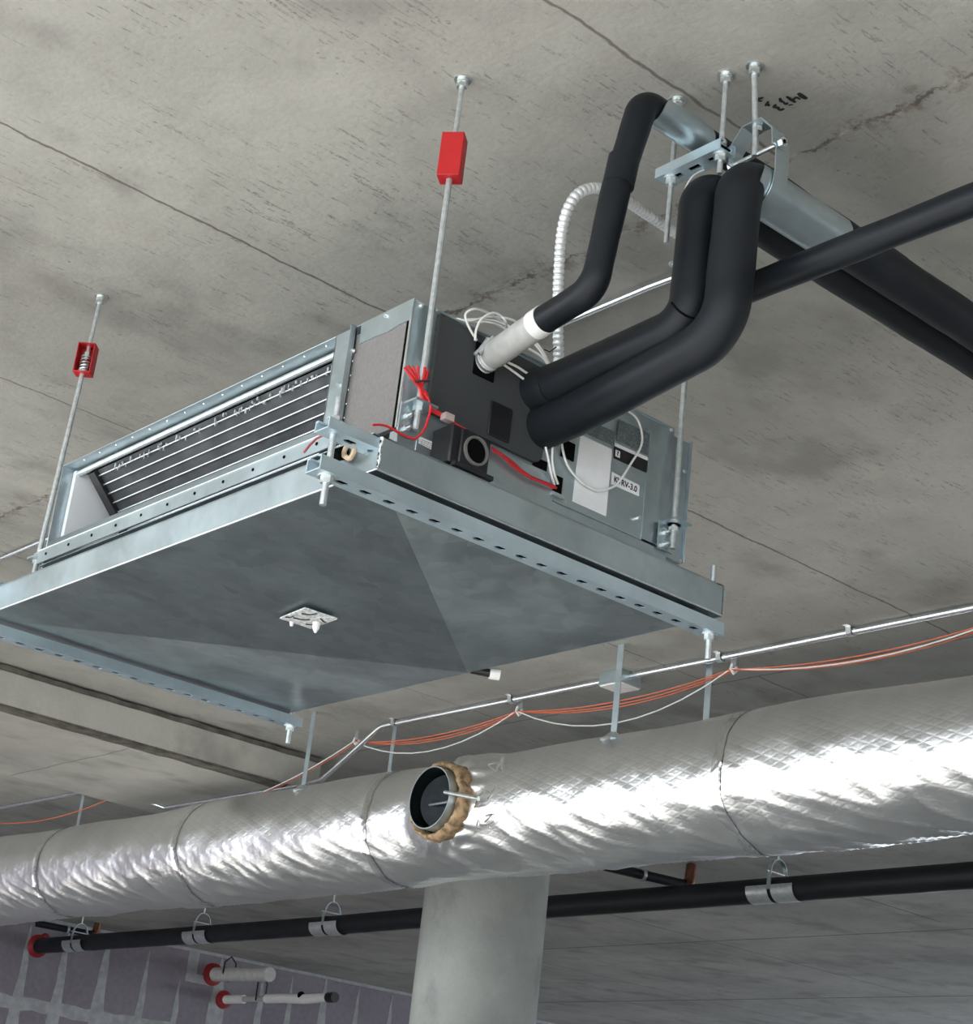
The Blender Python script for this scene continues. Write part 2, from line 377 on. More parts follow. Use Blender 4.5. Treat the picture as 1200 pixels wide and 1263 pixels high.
# slanted coil
coil = M(); A0 = V((X0+.040, 0, Z1-.023)); A1 = V((X0+.235, 0, Z0+.035)); dd = (A1-A0).normalized(); nn = V((dd.z, 0, -dd.x))  # towards the intake: down-left
if nn.x > 0: nn = -nn
coil.prism([A0+V((0,2.56,0)), A1+V((0,2.56,0)), A1-nn*.06+V((0,2.56,0)), A0-nn*.06+V((0,2.56,0))], (0, 1.01, 0))
co_ = coil.build('coil', FINS, unit)
L = (A1-A0).length
for i in range(9):
    p = A0+dd*(.013+i*.0235)+nn*.004
    M().tube([p+V((0,2.56,0)), p+V((0,3.555,0))], .0019, 8).build('coil_tube', BOLT, co_)
M().prism([A0+V((0,3.548,0))+nn*.012, A1+V((0,3.548,0))+nn*.012, A1-nn*.07+V((0,3.548,0)), A0-nn*.07+V((0,3.548,0))], (0, .028, 0)).build('coil_end_plate', BLACK, unit)
m = M()
for i in range(70):
    y = random.uniform(2.6, 3.5); h = random.uniform(.004, .012); q = A0+dd*(random.uniform(.0, .012))+nn*.003
    m.box(q.x-.001, q.x+.002, y, y+random.uniform(.002, .006), q.z-h, q.z)
m.build('crushed_fin_edge', BOLT, co_)['kind'] = 'stuff'
# rivets of the top flange
m = M()
for i in range(14): m.lathe((X0+.012, 2.62+i*.073, Z1-.0045), (0,0,1), [(0,.002),(.0025,.003)], 8)
for p in (at(475, 388.5, x=X0-.004), at(300/4+360, 340+370/4, x=X0-.006), at(417, 474, x=X0-.006)): m.lathe(p, (1,0,0), [(-.003,.003),(.002,.005)], 8)
for q in ((520,377),(829,530),(845,581),(839,691),(696,619+1)): m.lathe(at(*q, y=Y0-.002), (0,1,0), [(-.003,.003),(.002,.005)], 8)
loose(m, 'rivet', BOLT, unit)
# charcoal cover on the near end
yc = Y0-.010
P = lambda x, z, y=yc: V((x, y, z))
cp = M().prism([P(1.712,3.112), P(2.0,3.103), P(1.992,2.925), P(1.985,2.915), P(1.975,2.911), P(1.712,2.914)], (0,.010,0)).build('service_cover', CHAR, unit, bevel=.002)
M().box(1.852, 1.905, yc-.004, yc, 2.921, 2.990).build('cover_plate', BLACK, cp, bevel=.002)
M().prism([P(1.992,2.925,Y0-.003), P(2.012,2.925,Y0-.003), P(2.012,2.905,Y0-.003), P(1.985,2.905,Y0-.003), P(1.975,2.909,Y0-.003)], (0,.003,0)).build('cover_gap', VOID, cp)
M().box(1.802, 1.852, yc-.003, yc, 3.025, 3.090).build('pipe_gland', VOID, cp)
# lower control panel sheet, slot, cable entry
m = M(); m.box(1.700, 2.030, Y0-.006, Y0, 2.826, 2.904); m.box(2.02, 2.272, Y0-.004, Y0, Z0-.006, 3.045); m.box(2.032, 2.345, Y0-.003, Y0+.02, 2.826, Z0-.0065); m.box(X0+.001, 1.6995, Y0-.003, Y0+.02, 2.826, Z0-.0005)
m.build('access_panel', G, unit, bevel=.001)
M().box(2.028, 2.050, Y0-.008, Y0-.005, 2.871, 2.905).build('cable_slot', VOID, unit)
M().box(2.024, 2.055, Y0-.012, Y0-.005, 2.862, 2.869).build('slot_lip', BOLT, unit)
M().box(2.04, 2.075, Y0-.007, Y0-.003, 2.948, 2.985).build('cable_opening', VOID, unit, bevel=.003)
m = M(); m.box(2.27, 2.276, Y0-.007, Y0, Z0-.004, 3.09); m.build('panel_edge', G, unit)
# labels
def card(name, quad, y, mat, parent=unit, th=.0008):
    return M().prism([at(*q, y=y) for q in quad], (0, th, 0)).build(name, mat, parent)
LB = N('faded_print')
x, yy, z = LB.xyz(); _n = LB.noise(1, 3, .7, sc=(180,1,420)); LBM = LB.set(color=LB.mix(LB.rng(_n, .5, .62), (.11,.135,.145), (.22,.26,.275)), rough=.5, metal=.3)
yl = Y0-.0052
sh = card('paper_sheet', [(716,536),(755,554.5),(747.5,637),(706,618.5)], yl, PAPER)
card('spec_label', [(764,517),(803,536),(801,562),(760,543)], yl, LBM)
card('spec_label', [(729,520),(760,533),(757,550),(722,534)], yl, LBM)
wl_ = card('warning_label', [(758,546),(801,565),(799.5,584),(757,565)], yl, BLACK)
card('label_band', [(758.3,546),(801,565),(800.7,569),(758.2,550)], yl-.0006, PAPER, wl_)
card('label_symbol', [(759.5,554.5),(765,557),(764.5,565),(759,562.5)], yl-.0006, PAPER, wl_)
kv = card('name_label', [(755,582),(789,598.5),(788,612),(754,597)], yl, PAPER)
def text(body, name, size, loc, xdir, updir, mat, parent, sx=1, bold=0):
    c = bpy.data.curves.new(name, 'FONT'); c.body = body; c.size = size; c.extrude = .0003; c.align_x = 'CENTER'; c.align_y = 'CENTER'; c.offset = bold
    o = bpy.data.objects.new(name, c); COL.objects.link(o); bpy.context.view_layer.update()
    me = bpy.data.meshes.new_from_object(o.evaluated_get(bpy.context.evaluated_depsgraph_get())); bpy.data.objects.remove(o)
    xd = V(xdir).normalized(); ud = V(updir); ud = (ud-xd*ud.dot(xd)).normalized(); R = Matrix((xd*sx, ud, xd.cross(ud))).transposed().to_4x4(); R.translation = V(loc)
    me.transform(R); me.materials.clear(); me.materials.append(mat)
    q = bpy.data.objects.new(name, me); COL.objects.link(q); adopt(q, parent); return q
kc = at(771.5, 597.5, y=yl-.0005)
text('KVRV-3.0', 'label_text', .0175, kc, (1,0,0), (0,0,1), INK, kv, .92, .0003)
text('?', 'label_text', .012, at(762, 559.5, y=yl-.0011), (1,0,0), (0,0,1), INK, wl_, 1, .0006)
st = card('small_sticker', [(516.5,538),(549,551),(547.5,562.5),(517,547)], Y0-.0075, PAPER)
m = M()
for i, (u0, u1) in enumerate(((.12,.62),(.08,.78),(.08,.7))):
    for sgm in range(6):
        a_ = u0+(u1-u0)*sgm/6; b_ = a_+(u1-u0)/6*.75; f = .25+i*.25
        q = [(516.5+u*31.5, 538+13*u+f*(9+2.5*u)) for u in (a_, b_)]
        p0, p1 = at(*q[0], y=Y0-.0078), at(*q[1], y=Y0-.0078); m.prism([p0, p1, p1+V((0,0,-.0016)), p0+V((0,0,-.0016))], (0,.0004,0))
m.build('sticker_print', plain('grey_print', (.35,.33,.33), .6), st)
# black drain socket on the near end
dc = M(); c0 = at(588, 556, y=2.262)
dh = M().box(c0.x-.052, c0.x+.034, 2.272, Y0-.006, c0.z-.036, c0.z+.038).build('drain_socket', BLACK, unit, bevel=.004)
M().box(c0.x-.045, c0.x+.045, 2.262, 2.274, c0.z-.042, c0.z-.034).build('socket_foot', BLACK, dh)
M().box(c0.x-.034, c0.x+.034, 2.266, 2.273, c0.z-.034, c0.z+.034).build('socket_face', BLACK, dh, bevel=.003)
M().lathe((c0.x, 2.273, c0.z), (0,-1,0), [(0,.023),(.012,.023),(.012,.0275),(0,.0275)], 32, False).build('socket_ring', plain('grey_ring', (.13,.13,.125), .5), dh)
M().lathe((c0.x, 2.266, c0.z), (0,-1,0), [(0,.023),(.001,.023)], 24).build('socket_bore', VOID, dh)
# suspension brackets
def bracket(x, z, flip=1):
    m = M(); m.box(x-.030*flip if flip > 0 else x-.012, x+.012 if flip > 0 else x+.030, Y0-.0105, Y0-.007, z-.055, z+.004)
    m.box(x-.026, x+.024, 2.288, Y0-.007, z, z+.004); b_ = m.build('mounting_bracket', G, unit)
    m = M()
    for dz in (-.018, -.043): m.hexnut((x-.014*flip, Y0-.010, z+dz), .0065, .006, (0,-1,0)); m.cyl((x-.014*flip, Y0-.01, z+dz), (x-.014*flip, Y0-.026, z+dz), .003)
    loose(m, 'bracket_bolt', BOLT, b_)
bracket(1.684, 2.906); bracket(2.342, 2.905)
m = M(); m.box(1.65, 1.70, Y1+.001, Y1+.07, 2.896, 2.900); m.box(1.66, 1.70, Y1, Y1+.004, 2.85, 2.90); m.build('mounting_bracket', G, unit)
m = M(); m.hexnut(at(789, 638, y=Y0-.012), .0045, .010, (0,1,0)); m.build('side_screw', BOLT, unit)

# ------------------------------------------------------------------ hanger rods of the unit
def anchor(m, x, y):
    m.lathe((x, y, CZ), (0,0,-1), [(0,.017),(.003,.017),(.003,.011),(.010,.011)], 20); m.hexnut((x, y, CZ-.020), .011, .010)
def hanger(x, y, zb, boxz, label, open_face, yaw, lean=(0,0)):
    h = thing('threaded_hanger_rod', label, 'hanger rod', (x, y, zb), 'unit hanger rods')
    m = M(); zt, z1 = boxz; top = V((x, y, CZ)); bot = V((x+lean[0], y+lean[1], zb)); PT = lambda z: top+(bot-top)*((CZ-z)/(CZ-zb))
    m.cyl(top, PT(zt-.03), .0052, 10); m.cyl(PT(z1+.028), bot, .0062, 10)
    n_ = 160
    m.build('rod', ROD, h)
    m = M(); anchor(m, x, y); m.build('ceiling_anchor', BOLT, h)
    m = M(); pc = PT((zt+z1)/2); w = .0215; d = .0175
    # bent steel frame, open on one side when the spring shows
    th = .0028
    m.box(-w, w, -d, d, zt-th, zt); m.box(-w, w, -d, d, z1, z1+th)
    m.box(-w, -w+th, -d+.0003, d-.0003, z1+th*.9, zt-th*.9); m.box(w-th, w, -d+.0003, d-.0003, z1+th*.9, zt-th*.9)
    if open_face == 'front': m.box(-w+.0003, w-.0003, -d, -d+th, z1+.0003, zt-.0003)
    else: m.box(-w+.0003, w-.0003, d-th, d+.0002, z1+.0003, zt-.0003)
    q = math.radians(yaw)
    for v in m.v: v.x, v.y = pc.x+v.x*-math.sin(q)+v.y*math.cos(q), pc.y+v.x*math.cos(q)+v.y*math.sin(q)
    iso = m.build('vibration_isolator', RED, h, bevel=.001)
    m = M(); tz = z1+.008; pts = []
    for i in range(81):
        a = i/80*4*2*math.pi; pts.append((pc.x+.011*math.cos(a), pc.y+.011*math.sin(a), tz+i/80*.034))
    m.tube(pts, .0022, 6); m.lathe((pc.x, pc.y, z1+th), (0,0,1), [(0,.015),(.006,.015)], 16); m.lathe((pc.x, pc.y, tz+.036), (0,0,1), [(0,.013),(.004,.013)], 16)
    m.hexnut((pc.x, pc.y, tz+.040), .010, .010); m.cyl((pc.x, pc.y, tz+.03), (pc.x, pc.y, zt), .005)
    m.build('spring', BOLT, iso)
    m = M(); q = PT(zb+.052); m.hexnut(q, .0105, .009); m.lathe(q, (0,0,-1), [(0,.014),(.002,.014)], 16); q = PT(zb+.040); m.hexnut(q-V((0,0,.004)), .0105, .009)
    loose(m, 'nut', BOLT, h)
    return h
hanger(1.684, 2.314, 2.862, (3.470, 3.376), 'threaded rod with closed red isolator box at the near corner of the unit', 'back', -141)
hanger(1.687, 3.702, 2.850, (3.462, 3.383), 'threaded rod with open red isolator showing its spring, farthest left', 'front', -134, (-.02, 0))
hanger(2.322+.02, 2.314, 2.855, (3.438, 3.355), 'threaded rod whose red isolator hides behind the thick black pipes', 'back', -130)
# ------------------------------------------------------------------ drain pan with its struts
PX0, PX1, PY0, PY1, PZ0, PZ1 = 1.580, 2.445, 2.266, 3.757, 2.738, 2.799
pan = thing('drain_pan', 'wide galvanized drip pan hanging below the unit', 'drip pan', (2.0, 3.0, PZ0))
m = M()
def hem(m, a, b, inward):
    pass
m.box(PX0, PX0+.002, PY0, PY1, PZ0, PZ1); m.box(PX1-.002, PX1, PY0, PY1, PZ0, PZ1); m.box(PX0, PX1, PY0, PY0+.002, PZ0, PZ1); m.box(PX0, PX1, PY1-.002, PY1, PZ0, PZ1)
m.box(PX0, PX1, PY0, PY0+.018, PZ1-.001, PZ1+.0015); m.box(PX0, PX0+.018, PY0, PY1, PZ1-.001, PZ1+.0015); m.box(PX1-.018, PX1, PY0, PY1, PZ1-.001, PZ1+.0015)
m.build('pan_wall', G, pan)
m = M()
for a, b_ in (((PX0,PY0),(PX1,PY0)), ((PX0,PY0),(PX0,PY1))):
    m.tube(dense([(a[0], a[1], PZ0), (b_[0], b_[1], PZ0)], .05), .0022, 8)
m.build('rolled_edge', BOLT, pan)
m = M()
pz = at(463.5, 540, y=PY0-.002)
m2 = [ (PX0+.001, PY0-.001, PZ1-.002+i*-.004) for i in range(15)]
m.tube([(p[0]+random.uniform(-.0015,.0015), p[1], p[2]) for p in m2], [random.uniform(.001,.0035) for _ in m2], 6); m.build('corner_sealant', PVCW, pan)
m = M()
for i in range(5):
    z = PZ1-.008-i*.011; m.box(PX0-.0006, PX0+.003, PY0-.0016, PY0+.002, z-random.uniform(.002,.006), z)
m.build('corner_seam', INK, pan)
# bottom sheet: three facets folding to the drain at the far side
D = V((2.300, 2.855, 2.670)); n_ = 40
C0, C1, C2, C3 = V((PX0, PY0, PZ0)), V((PX1, PY0, PZ0-.002)), V((PX1, PY1, PZ0-.002)), V((PX0, PY1, PZ0))
def facet(name, a, b_, c, seed, grain=0):
    """triangle a-b-c diced finely with the slight oil-canning of thin sheet"""
    m = M(); idx = {}; R = 44
    nrm = (b_-a).cross(c-a).normalized()
    for i in range(R+1):
        for j in range(R+1-i):
            u, v = i/R, j/R; w = 1-u-v; p = a*w+b_*u+c*v; e = min(u, v, w)
            p = p+nrm*(noise.noise(p*3.2+V((seed,0,0)))*.0055+noise.noise(p*9+V((0,seed,0)))*.0003)*min(1, e*9)
            idx[i, j] = len(m.v); m.v.append(p)
    for i in range(R):
        for j in range(R-i):
            m.f.append([idx[i,j], idx[i+1,j], idx[i,j+1]])
            if i+j < R-1: m.f.append([idx[i+1,j], idx[i+1,j+1], idx[i,j+1]])
    o = m.build(name, GD, pan, ang=60); ul = o.data.uv_layers.new(name='UVMap'); g = math.radians(grain)
    for l in o.data.loops:
        p = o.data.vertices[l.vertex_index].co; ul.data[l.index].uv = (p.x*math.cos(g)+p.y*math.sin(g), -p.x*math.sin(g)+p.y*math.cos(g))
    return o
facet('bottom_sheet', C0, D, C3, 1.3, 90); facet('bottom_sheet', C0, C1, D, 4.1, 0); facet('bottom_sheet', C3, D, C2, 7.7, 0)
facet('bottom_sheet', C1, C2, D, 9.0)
# drain stub
m = M(); m.cyl(D+V((.006,-.004,.008)), D+V((.045,-.028,.006)), .009, 20); m.build('drain_stub', BLACK, pan)
m = M(); m.lathe(D+V((.040,-.025,.006)), (1,-.62,0), [(0,.0125),(.022,.0125),(.022,.0105),(.004,.0105)], 24); m.build('drain_cap', PVCW, pan)
# struts below and above the pan
def strut(y, z0, x0, x1, label, h=.020, w=.041):
    s_ = thing('strut_channel', label, 'strut channel', ((x0+x1)/2, y, z0), 'struts clamping the drip pan')
    t = .0025; m = M(); L_ = x1-x0; c_ = .0048
    # slotted web at the bottom, two sides, two inward lips
    slots = []; xx = x0+.06
    while xx < x1-.05: slots.append(xx); xx += .0508
    ys = [y-w/2, y-.0065, y+.0065, y+w/2]
    m.box(x0, x1, ys[0], ys[1], z0, z0+t); m.box(x0, x1, ys[2], ys[3], z0, z0+t)
    prev = x0
    for q in slots+[None]:
        e = x1 if q is None else q-.0125; m.box(prev, e, ys[1], ys[2], z0, z0+t)
        if q is not None:
            prev = q+.0125
            for sx in (-1, 1):
                for sy in (-1, 1):
                    X_, Y_ = q+sx*.0125, y+sy*.0065; m.prism([(X_, Y_, z0), (X_-sx*c_, Y_, z0), (X_-sx*c_*.3, Y_-sy*c_*.7, z0), (X_, Y_-sy*c_, z0)], (0,0,t))
    m.box(x0+.0004, x1-.0004, y-w/2, y-w/2+t, z0+t*.9, z0+h); m.box(x0+.0004, x1-.0004, y+w/2-t, y+w/2, z0+t*.9, z0+h)
    m.box(x0, x1, y-w/2+.001, y-w/2+.009, z0+h-t, z0+h+.0004); m.box(x0, x1, y+w/2-.009, y+w/2-.001, z0+h-t, z0+h+.0004)
    m.build('channel', STRUT, s_)
    m = M(); m.box(x0+.03, x1-.01, y-w/2+.004, y+w/2-.004, z0+t+.001, z0+t+.002); m.build('slot_shade', VOID, s_)  # black sheet painted as shade so the slots read dark
    return s_
SZ = 2.7005
s1 = strut(2.290, SZ, 1.470, 2.458, 'slotted strut running under the near edge of the drip pan', .026)
s2 = strut(3.730, SZ, 1.470, 2.470, 'slotted strut under the far edge of the drip pan', .024)
s3 = strut(2.292, 2.7775, 1.476, 2.458, 'strut squeezed between the top of the drip pan and the unit, near side')
s4 = strut(3.730, 2.8005, 1.476, 2.458, 'strut squeezed between the top of the drip pan and the unit, far side')
def clamp_rod(x, y, zb, label):
    r_ = thing('threaded_clamp_rod', label, 'threaded rod', (x, y, zb), 'short rods through the pan struts')
    M().cyl((x, y, zb), (x, y, 2.845), .0058, 12).build('rod', ROD, r_)
    m = M()
    m.lathe((x, y, SZ), (0,0,-1), [(0,.016),(.002,.016)], 20); m.hexnut((x, y, SZ-.012), .0105, .010); m.hexnut((x, y, 2.8235 if y > 3 else 2.8), .0105, .009)
    loose(m, 'nut', BOLT, r_); return r_
clamp_rod(1.500, 2.290, 2.650, 'short threaded rod with its nut at the near left strut end')
clamp_rod(2.438, 2.290, 2.650, 'short threaded rod with its nut at the right strut end')
clamp_rod(2.448, 3.730, 2.655, 'short threaded rod with its nut at the far strut end')
# insulated drain line end showing beside the near left rod
m = M(); pr = thing('foam_pipe_ring', 'torn beige foam ring beside the near left strut rod', 'pipe foam', at(437, 555, x=1.56))
pts = smooth([at(u, v, x=1.56) for u, v in ((424,562),(432,565),(438,553),(437,546),(429,549),(425,556),(424,562))], 6)
m.tube(pts, .0045, 8); m.build('ring', plain('beige_foam', (.55,.42,.28), .8, 0, .2, 80), pr)
M().sph(at(428, 544, x=1.57), .0075).build('foam_tuft', PVCW, pr)
m = M(); m.cyl(at(409, 563, x=1.54), at(432, 556, x=1.60), .012); m.build('bore', VOID, pr)
# white tagged plate on the pan underside
def on_sheet(px, py, off=.004):
    n = (C0-D).cross(C3-D).normalized()
    if n.z > 0: n = -n
    d = at(px, py, z=2.6)-EYE; q = C0+n*off; return EYE+d*((q-EYE).dot(n)/d.dot(n))
pl = thing('access_plate', 'small white square plate stuck on the underside of the drip pan', 'plate', on_sheet(380, 764))
m = M().prism([on_sheet(345,763,.010), on_sheet(376,750.5,.010), on_sheet(416,764,.010), on_sheet(383,775.5,.010)], (0,0,.003)).build('plate', plain('scuffed_white', (.50,.52,.52), .6, 0, .35, 120), pl)
m = M()
for a, b_ in (((362,762),(382,764.5)),((372,757),(391,757)),((377,770),(388,769)),((395,763),(402,768)),((352,761),(362,760))):
    p, q = on_sheet(*a, .0115), on_sheet(*b_, .0115); m.tube(smooth([p, (p+q)/2+V((.004,.004,0)), q], 5), .0013, 6)
loose(m, 'scratch', INK, pl)
m = M(); p = on_sheet(390.5, 768, .011); m.lathe(p, (0,0,-1), [(0,.0085),(.012,.0075),(.022,.002)], 10); p = on_sheet(360, 766.5, .011); m.lathe(p, (.2,.2,-1), [(0,.005),(.010,.003)], 10)
loose(m, 'plastic_clip', PVCW, pl)

# ------------------------------------------------------------------ pipes at the near end
def pipe_thing(name, label, cat, pts, r, mat, part='pipe', group=None, n=24):
    o = thing(name, label, cat, pts[0], group); M().tube(pts, r, n).build(part, mat, o, ang=50); return o
def foamtube(pts, r, amp=.0012, n=28):
    d = dense(pts, .012); return d, [r+noise.noise(p*9)*amp*2+noise.noise(p*30)*amp*.5 for p in d]
# condensate line
cond = thing('condensate_pipe', 'thin black foam covered drain pipe rising from a grey hose', 'pipe', (1.825, 2.33, 3.06))
g0, g1 = V((1.826, 2.322, 3.059)), V((1.815, 2.165, 3.083))
M().lathe(g0, g1-g0, [(0,.020),(.012,.020),(.014,.023),(.020,.024),(.030,.0262),((g1-g0).length,.0262)], 32).build('grey_hose', PVCG, cond, ang=60)
d_ = (g1-g0).normalized()
M().lathe(g0, d_, [(-.006,.0235),(.010,.0235),(.010,.020),(.013,.020),(.013,.0235),(.019,.0235),(.019,.021)], 32).build('white_collar', PVCW, cond)
M().lathe(g1, d_, [(-.012,.0275),(.014,.0275),(.014,.024)], 32).build('white_band', PVCW, cond)
m = M(); m.lathe(g0+V((0,0,0)), d_, [(.002,.0245),(.008,.0245)], 32); m.cyl(at(590, 436, y=2.30), at(603, 418, y=2.29), .0055); m.cyl(at(585, 437, y=2.30), at(608, 415, y=2.285), .0028)
m.build('hose_clamp', ROD, cond)
cp_ = bend([g1+d_*.0, V((1.806, 2.02, 3.098)), V((1.822, 2.005, 3.30)), V((1.850, 1.985, 3.487)), V((2.02, 1.98, 3.487)), V((2.6, 1.98, 3.487))], [.04, .05, .03, .02], 8)
dd_, rr_ = foamtube(cp_, .0262, .0016); M().tube(dd_, rr_, 28).build('foam_sleeve', FOAM, cond, ang=60)
m = M(); q = V((1.826, 2.0, 3.335)); m.lathe(q, (.12,-.02,1), [(-.030,.0262),(-.029,.0285),(.030,.0285),(.031,.0262)], 28); m.build('sleeve_patch', FOAM, cond)
# two thick risers
def riser(name, label, pts, rad, r):
    o = thing('insulated_pipe', label, 'pipe', pts[0], 'thick refrigerant pipes'); p = bend(pts, rad, 12); d, q = foamtube(p, r, .0009)
    M().tube(d, q, 32).build('foam_sleeve', FOAM, o, ang=60); return o
r1 = riser('p', 'thick black insulated pipe with a white edge, upper one leaving the unit', [(1.955,2.33,3.048),(1.962,2.24,3.055),(1.978,1.955,3.083),(1.985,1.955,3.365),(2.3,1.955,3.365),(5.2,1.955,3.365)], [.02,.055,.045,.02], .0385)
r2 = riser('p', 'thick black insulated pipe, lower and nearer of the pair', [(1.985,2.33,2.985),(1.985,2.24,2.988),(1.978,1.868,3.035),(1.990,1.866,3.352),(2.3,1.865,3.352),(5.2,1.865,3.352)], [.02,.08,.045,.02], .0415)
M().lathe((1.958, 2.335, 3.048), (0,-1,0), [(0,.039),(.05,.0405),(.058,.0385)], 32).build('end_sleeve', FOAM, r1)
M().tube(smooth([at(828, 373, y=1.925), at(838, 384, y=1.915), at(850, 391, y=1.915), at(863, 394, y=1.918)], 5), .0022, 6).build('sleeve_seam', VOID, r1)
m = M(); m.tube(smooth([at(838, 330, y=1.985), at(839, 270, y=1.985), at(844, 236, y=1.982), at(856, 216, y=1.98), at(877, 206, y=1.975)], 6), .0016, 6); m.build('white_edge', PVCW, r1)
# branch pipe crossing below them towards the camera side
bp = [V((2.085, .2, 3.19)), V((2.088, 1.925, 3.19))]
d, q = foamtube(bp, .0265, .0006)
o = thing('insulated_pipe', 'slim black insulated pipe crossing in front towards the right edge', 'pipe', (2.085, 1, 3.19), 'thick refrigerant pipes'); M().tube(d, q, 28).build('foam_sleeve', FOAM, o, ang=60)
m = M(); m.tube([(2.085+.018, .2, 3.19+.022), (2.088+.018, 1.7, 3.19+.022)], .0012, 5); m.build('white_edge', PVCW, o)
# saddles
def half_shield(name, c, r, x0, x1, label, a0=-200, a1=20):
    o = thing(name, label, 'pipe shield', (c[0], c[1], c[2]-r)); m = M(); vs = []; fs = []; n = 24
    for rr in (r, r+.0022):
        for xx, sh in ((x0,0),(x0+.008,0),(x1-.012,0),(x1,0)):
            for i in range(n+1):
                a = math.radians(a0+(a1-a0)*i/n); e = 0
                if xx == x1: e = -abs((i/n-.5)*2)**6*.012
                if xx == x0: e = abs((i/n-.5)*2)**6*.012
                vs.append((xx+e, c[1]+rr*math.cos(a), c[2]+rr*math.sin(a)))
    w = n+1
    for s_ in (0, 1):
        for k in range(3):
            for i in range(n): p = (s_*4+k)*w+i; fs.append((p, p+1, p+w+1, p+w))
    for k in (0, 3):
        for i in range(n): p = k*w+i; q = (4+k)*w+i; fs.append((p, p+1, q+1, q))
    for k in range(3):
        for i in (0, n): p = k*w+i; q = (4+k)*w+i; fs.append((p, p+w, q+w, q))
    m.add(vs, fs); m.build('shell', G, o, ang=50); return o
half_shield('pipe_saddle', (1.95, 1.98, 3.487), .0285, 1.872, 2.008, 'short galvanized half shell under the condensate pipe near the trapeze')
half_shield('pipe_saddle', (2.15, 1.865, 3.352), .0440, 1.995, 2.252, 'long galvanized half shell cradling the black pipe in the clevis hanger')
# trapeze hanger
tz = 3.4235
tr = thing('trapeze_hanger', 'short slotted trapeze strut on two rods under the condensate pipe', 'pipe hanger', (1.994, 1.98, tz))
m = M(); y0_, y1_ = 1.905, 2.068; w = .0205
m.box(1.994-w, 1.994-.006, y0_, y1_, tz, tz+.0025); m.box(1.994+.006, 1.994+w, y0_, y1_, tz, tz+.0025)
e = y0_
for s_ in (1.937, 1.985, 2.030): m.box(1.988, 2.0, e, s_-.013, tz, tz+.0025); e = s_+.013
m.box(1.988, 2.0, e, y1_, tz, tz+.0025)
m.box(1.994-w, 1.994-w+.0025, y0_+.0004, y1_-.0004, tz+.0023, tz+.021); m.box(1.994+w-.0025, 1.994+w, y0_+.0004, y1_-.0004, tz+.0023, tz+.021); m.box(1.994-w+.001, 1.994-w+.009, y0_, y1_, tz+.0185, tz+.0214); m.box(1.994+w-.009, 1.994+w-.001, y0_, y1_, tz+.0185, tz+.0214)
m.build('channel', STRUT, tr); M().box(1.98, 2.008, y0_+.006, y1_-.004, tz+.012, tz+.014).build('slot_shade', VOID, tr)  # black sheet standing in for the shade inside the channel
for y, zb in ((2.044, 3.285), (1.922, 3.385)):
    M().cyl((1.994, y, CZ), (1.994, y, zb), .0052, 12).build('rod', ROD, tr)
    m = M(); m.lathe((1.994, y, tz), (0,0,-1), [(0,.0145),(.002,.0145)], 20); m.hexnut((1.994, y, tz-.013), .0105, .011); m.hexnut((1.994, y, tz+.022), .010, .009); anchor(m, 1.994, y); loose(m, 'nut', BOLT, tr)
# clevis hanger on the near thick pipe
ch = thing('clevis_hanger', 'tall galvanized clevis strap holding the near thick black pipe', 'pipe hanger', (2.012, 1.865, 3.30))
cx, cy, cz, R_ = 2.060, 1.865, 3.352, .048
cx = 2.052
m = M()
top = [(cx, cy-.052, cz+.01), (cx, cy-.053, 3.41), (cx, cy-.050, 3.445), (cx, cy-.022, 3.478), (cx, cy+.022, 3.478), (cx, cy+.050, 3.445), (cx, cy+.053, 3.41), (cx, cy+.052, cz+.01)]
cx = 2.026
top = [(cx+(p[0]-2.052), p[1], p[2]) for p in top]
m.strip(top[1:-1], (1,0,0), .036, .003)
low = [(cx, cy-.051, 3.43), (cx, cy-.051, cz+.01)]+[(cx, cy-.049*math.cos(a), cz-.051*math.sin(a)) for a in [math.pi*i/16 for i in range(17)]]+[(cx, cy+.051, cz+.01), (cx, cy+.051, 3.43)]
m2 = M(); m2.strip([(p[0]+.012, p[1], p[2]) for p in low], (1,0,0), .034, .003); m2.build('lower_strap', G, ch); m.build('upper_yoke', G, ch)
m = M(); m.cyl((cx, cy-.066, 3.418), (cx, cy+.066, 3.418), .0045); m.build('cross_bolt', BOLT, ch)
m = M(); m.hexnut((cx, cy-.066, 3.418), .0095, .010, (0,1,0)); m.hexnut((cx, cy+.055, 3.418), .0085, .008, (0,1,0)); m.hexnut((cx, cy, 3.466), .010, .010); m.hexnut((cx, cy, 3.480), .010, .010); anchor(m, 2.008, cy); loose(m, 'nut', BOLT, ch)
M().tube([(2.006, cy, CZ), (cx-.004, cy, 3.44), (cx-.004, cy, 3.413)], .0055, 12).build('rod', ROD, ch)
# ------------------------------------------------------------------ flexible conduit
fx = thing('flexible_conduit', 'spiral metal flexible conduit arching behind the condensate pipe', 'conduit', (2.03, 2.36, 3.08))
ctrl = [at(690, 470, y=2.37), at(689, 440, y=2.36), at(688, 380, y=2.33), at(690, 320, y=2.30), at(695, 275, y=2.27), at(706, 247, y=2.25), at(722, 234, y=2.24), at(742, 233, y=2.24), at(765, 243, y=2.25), at(800, 266, y=2.27), at(840, 292, y=2.29), at(850, 300, y=2.29)]
p = smooth(ctrl, 10); L_ = sum((b_-a).length for a, b_ in zip(p, p[1:])); d = []; acc = 0; step = .0011
for a, b_ in zip(p, p[1:]):
    k = max(1, int((b_-a).length/step)); d += [a+(b_-a)*(i/k) for i in range(k)]
s_ = 0; rad = []
for i, q in enumerate(d):
    if i: s_ += (d[i]-d[i-1]).length
    rad.append(.0090+.0024*(abs(math.sin(s_*math.pi/.0115))**.7))
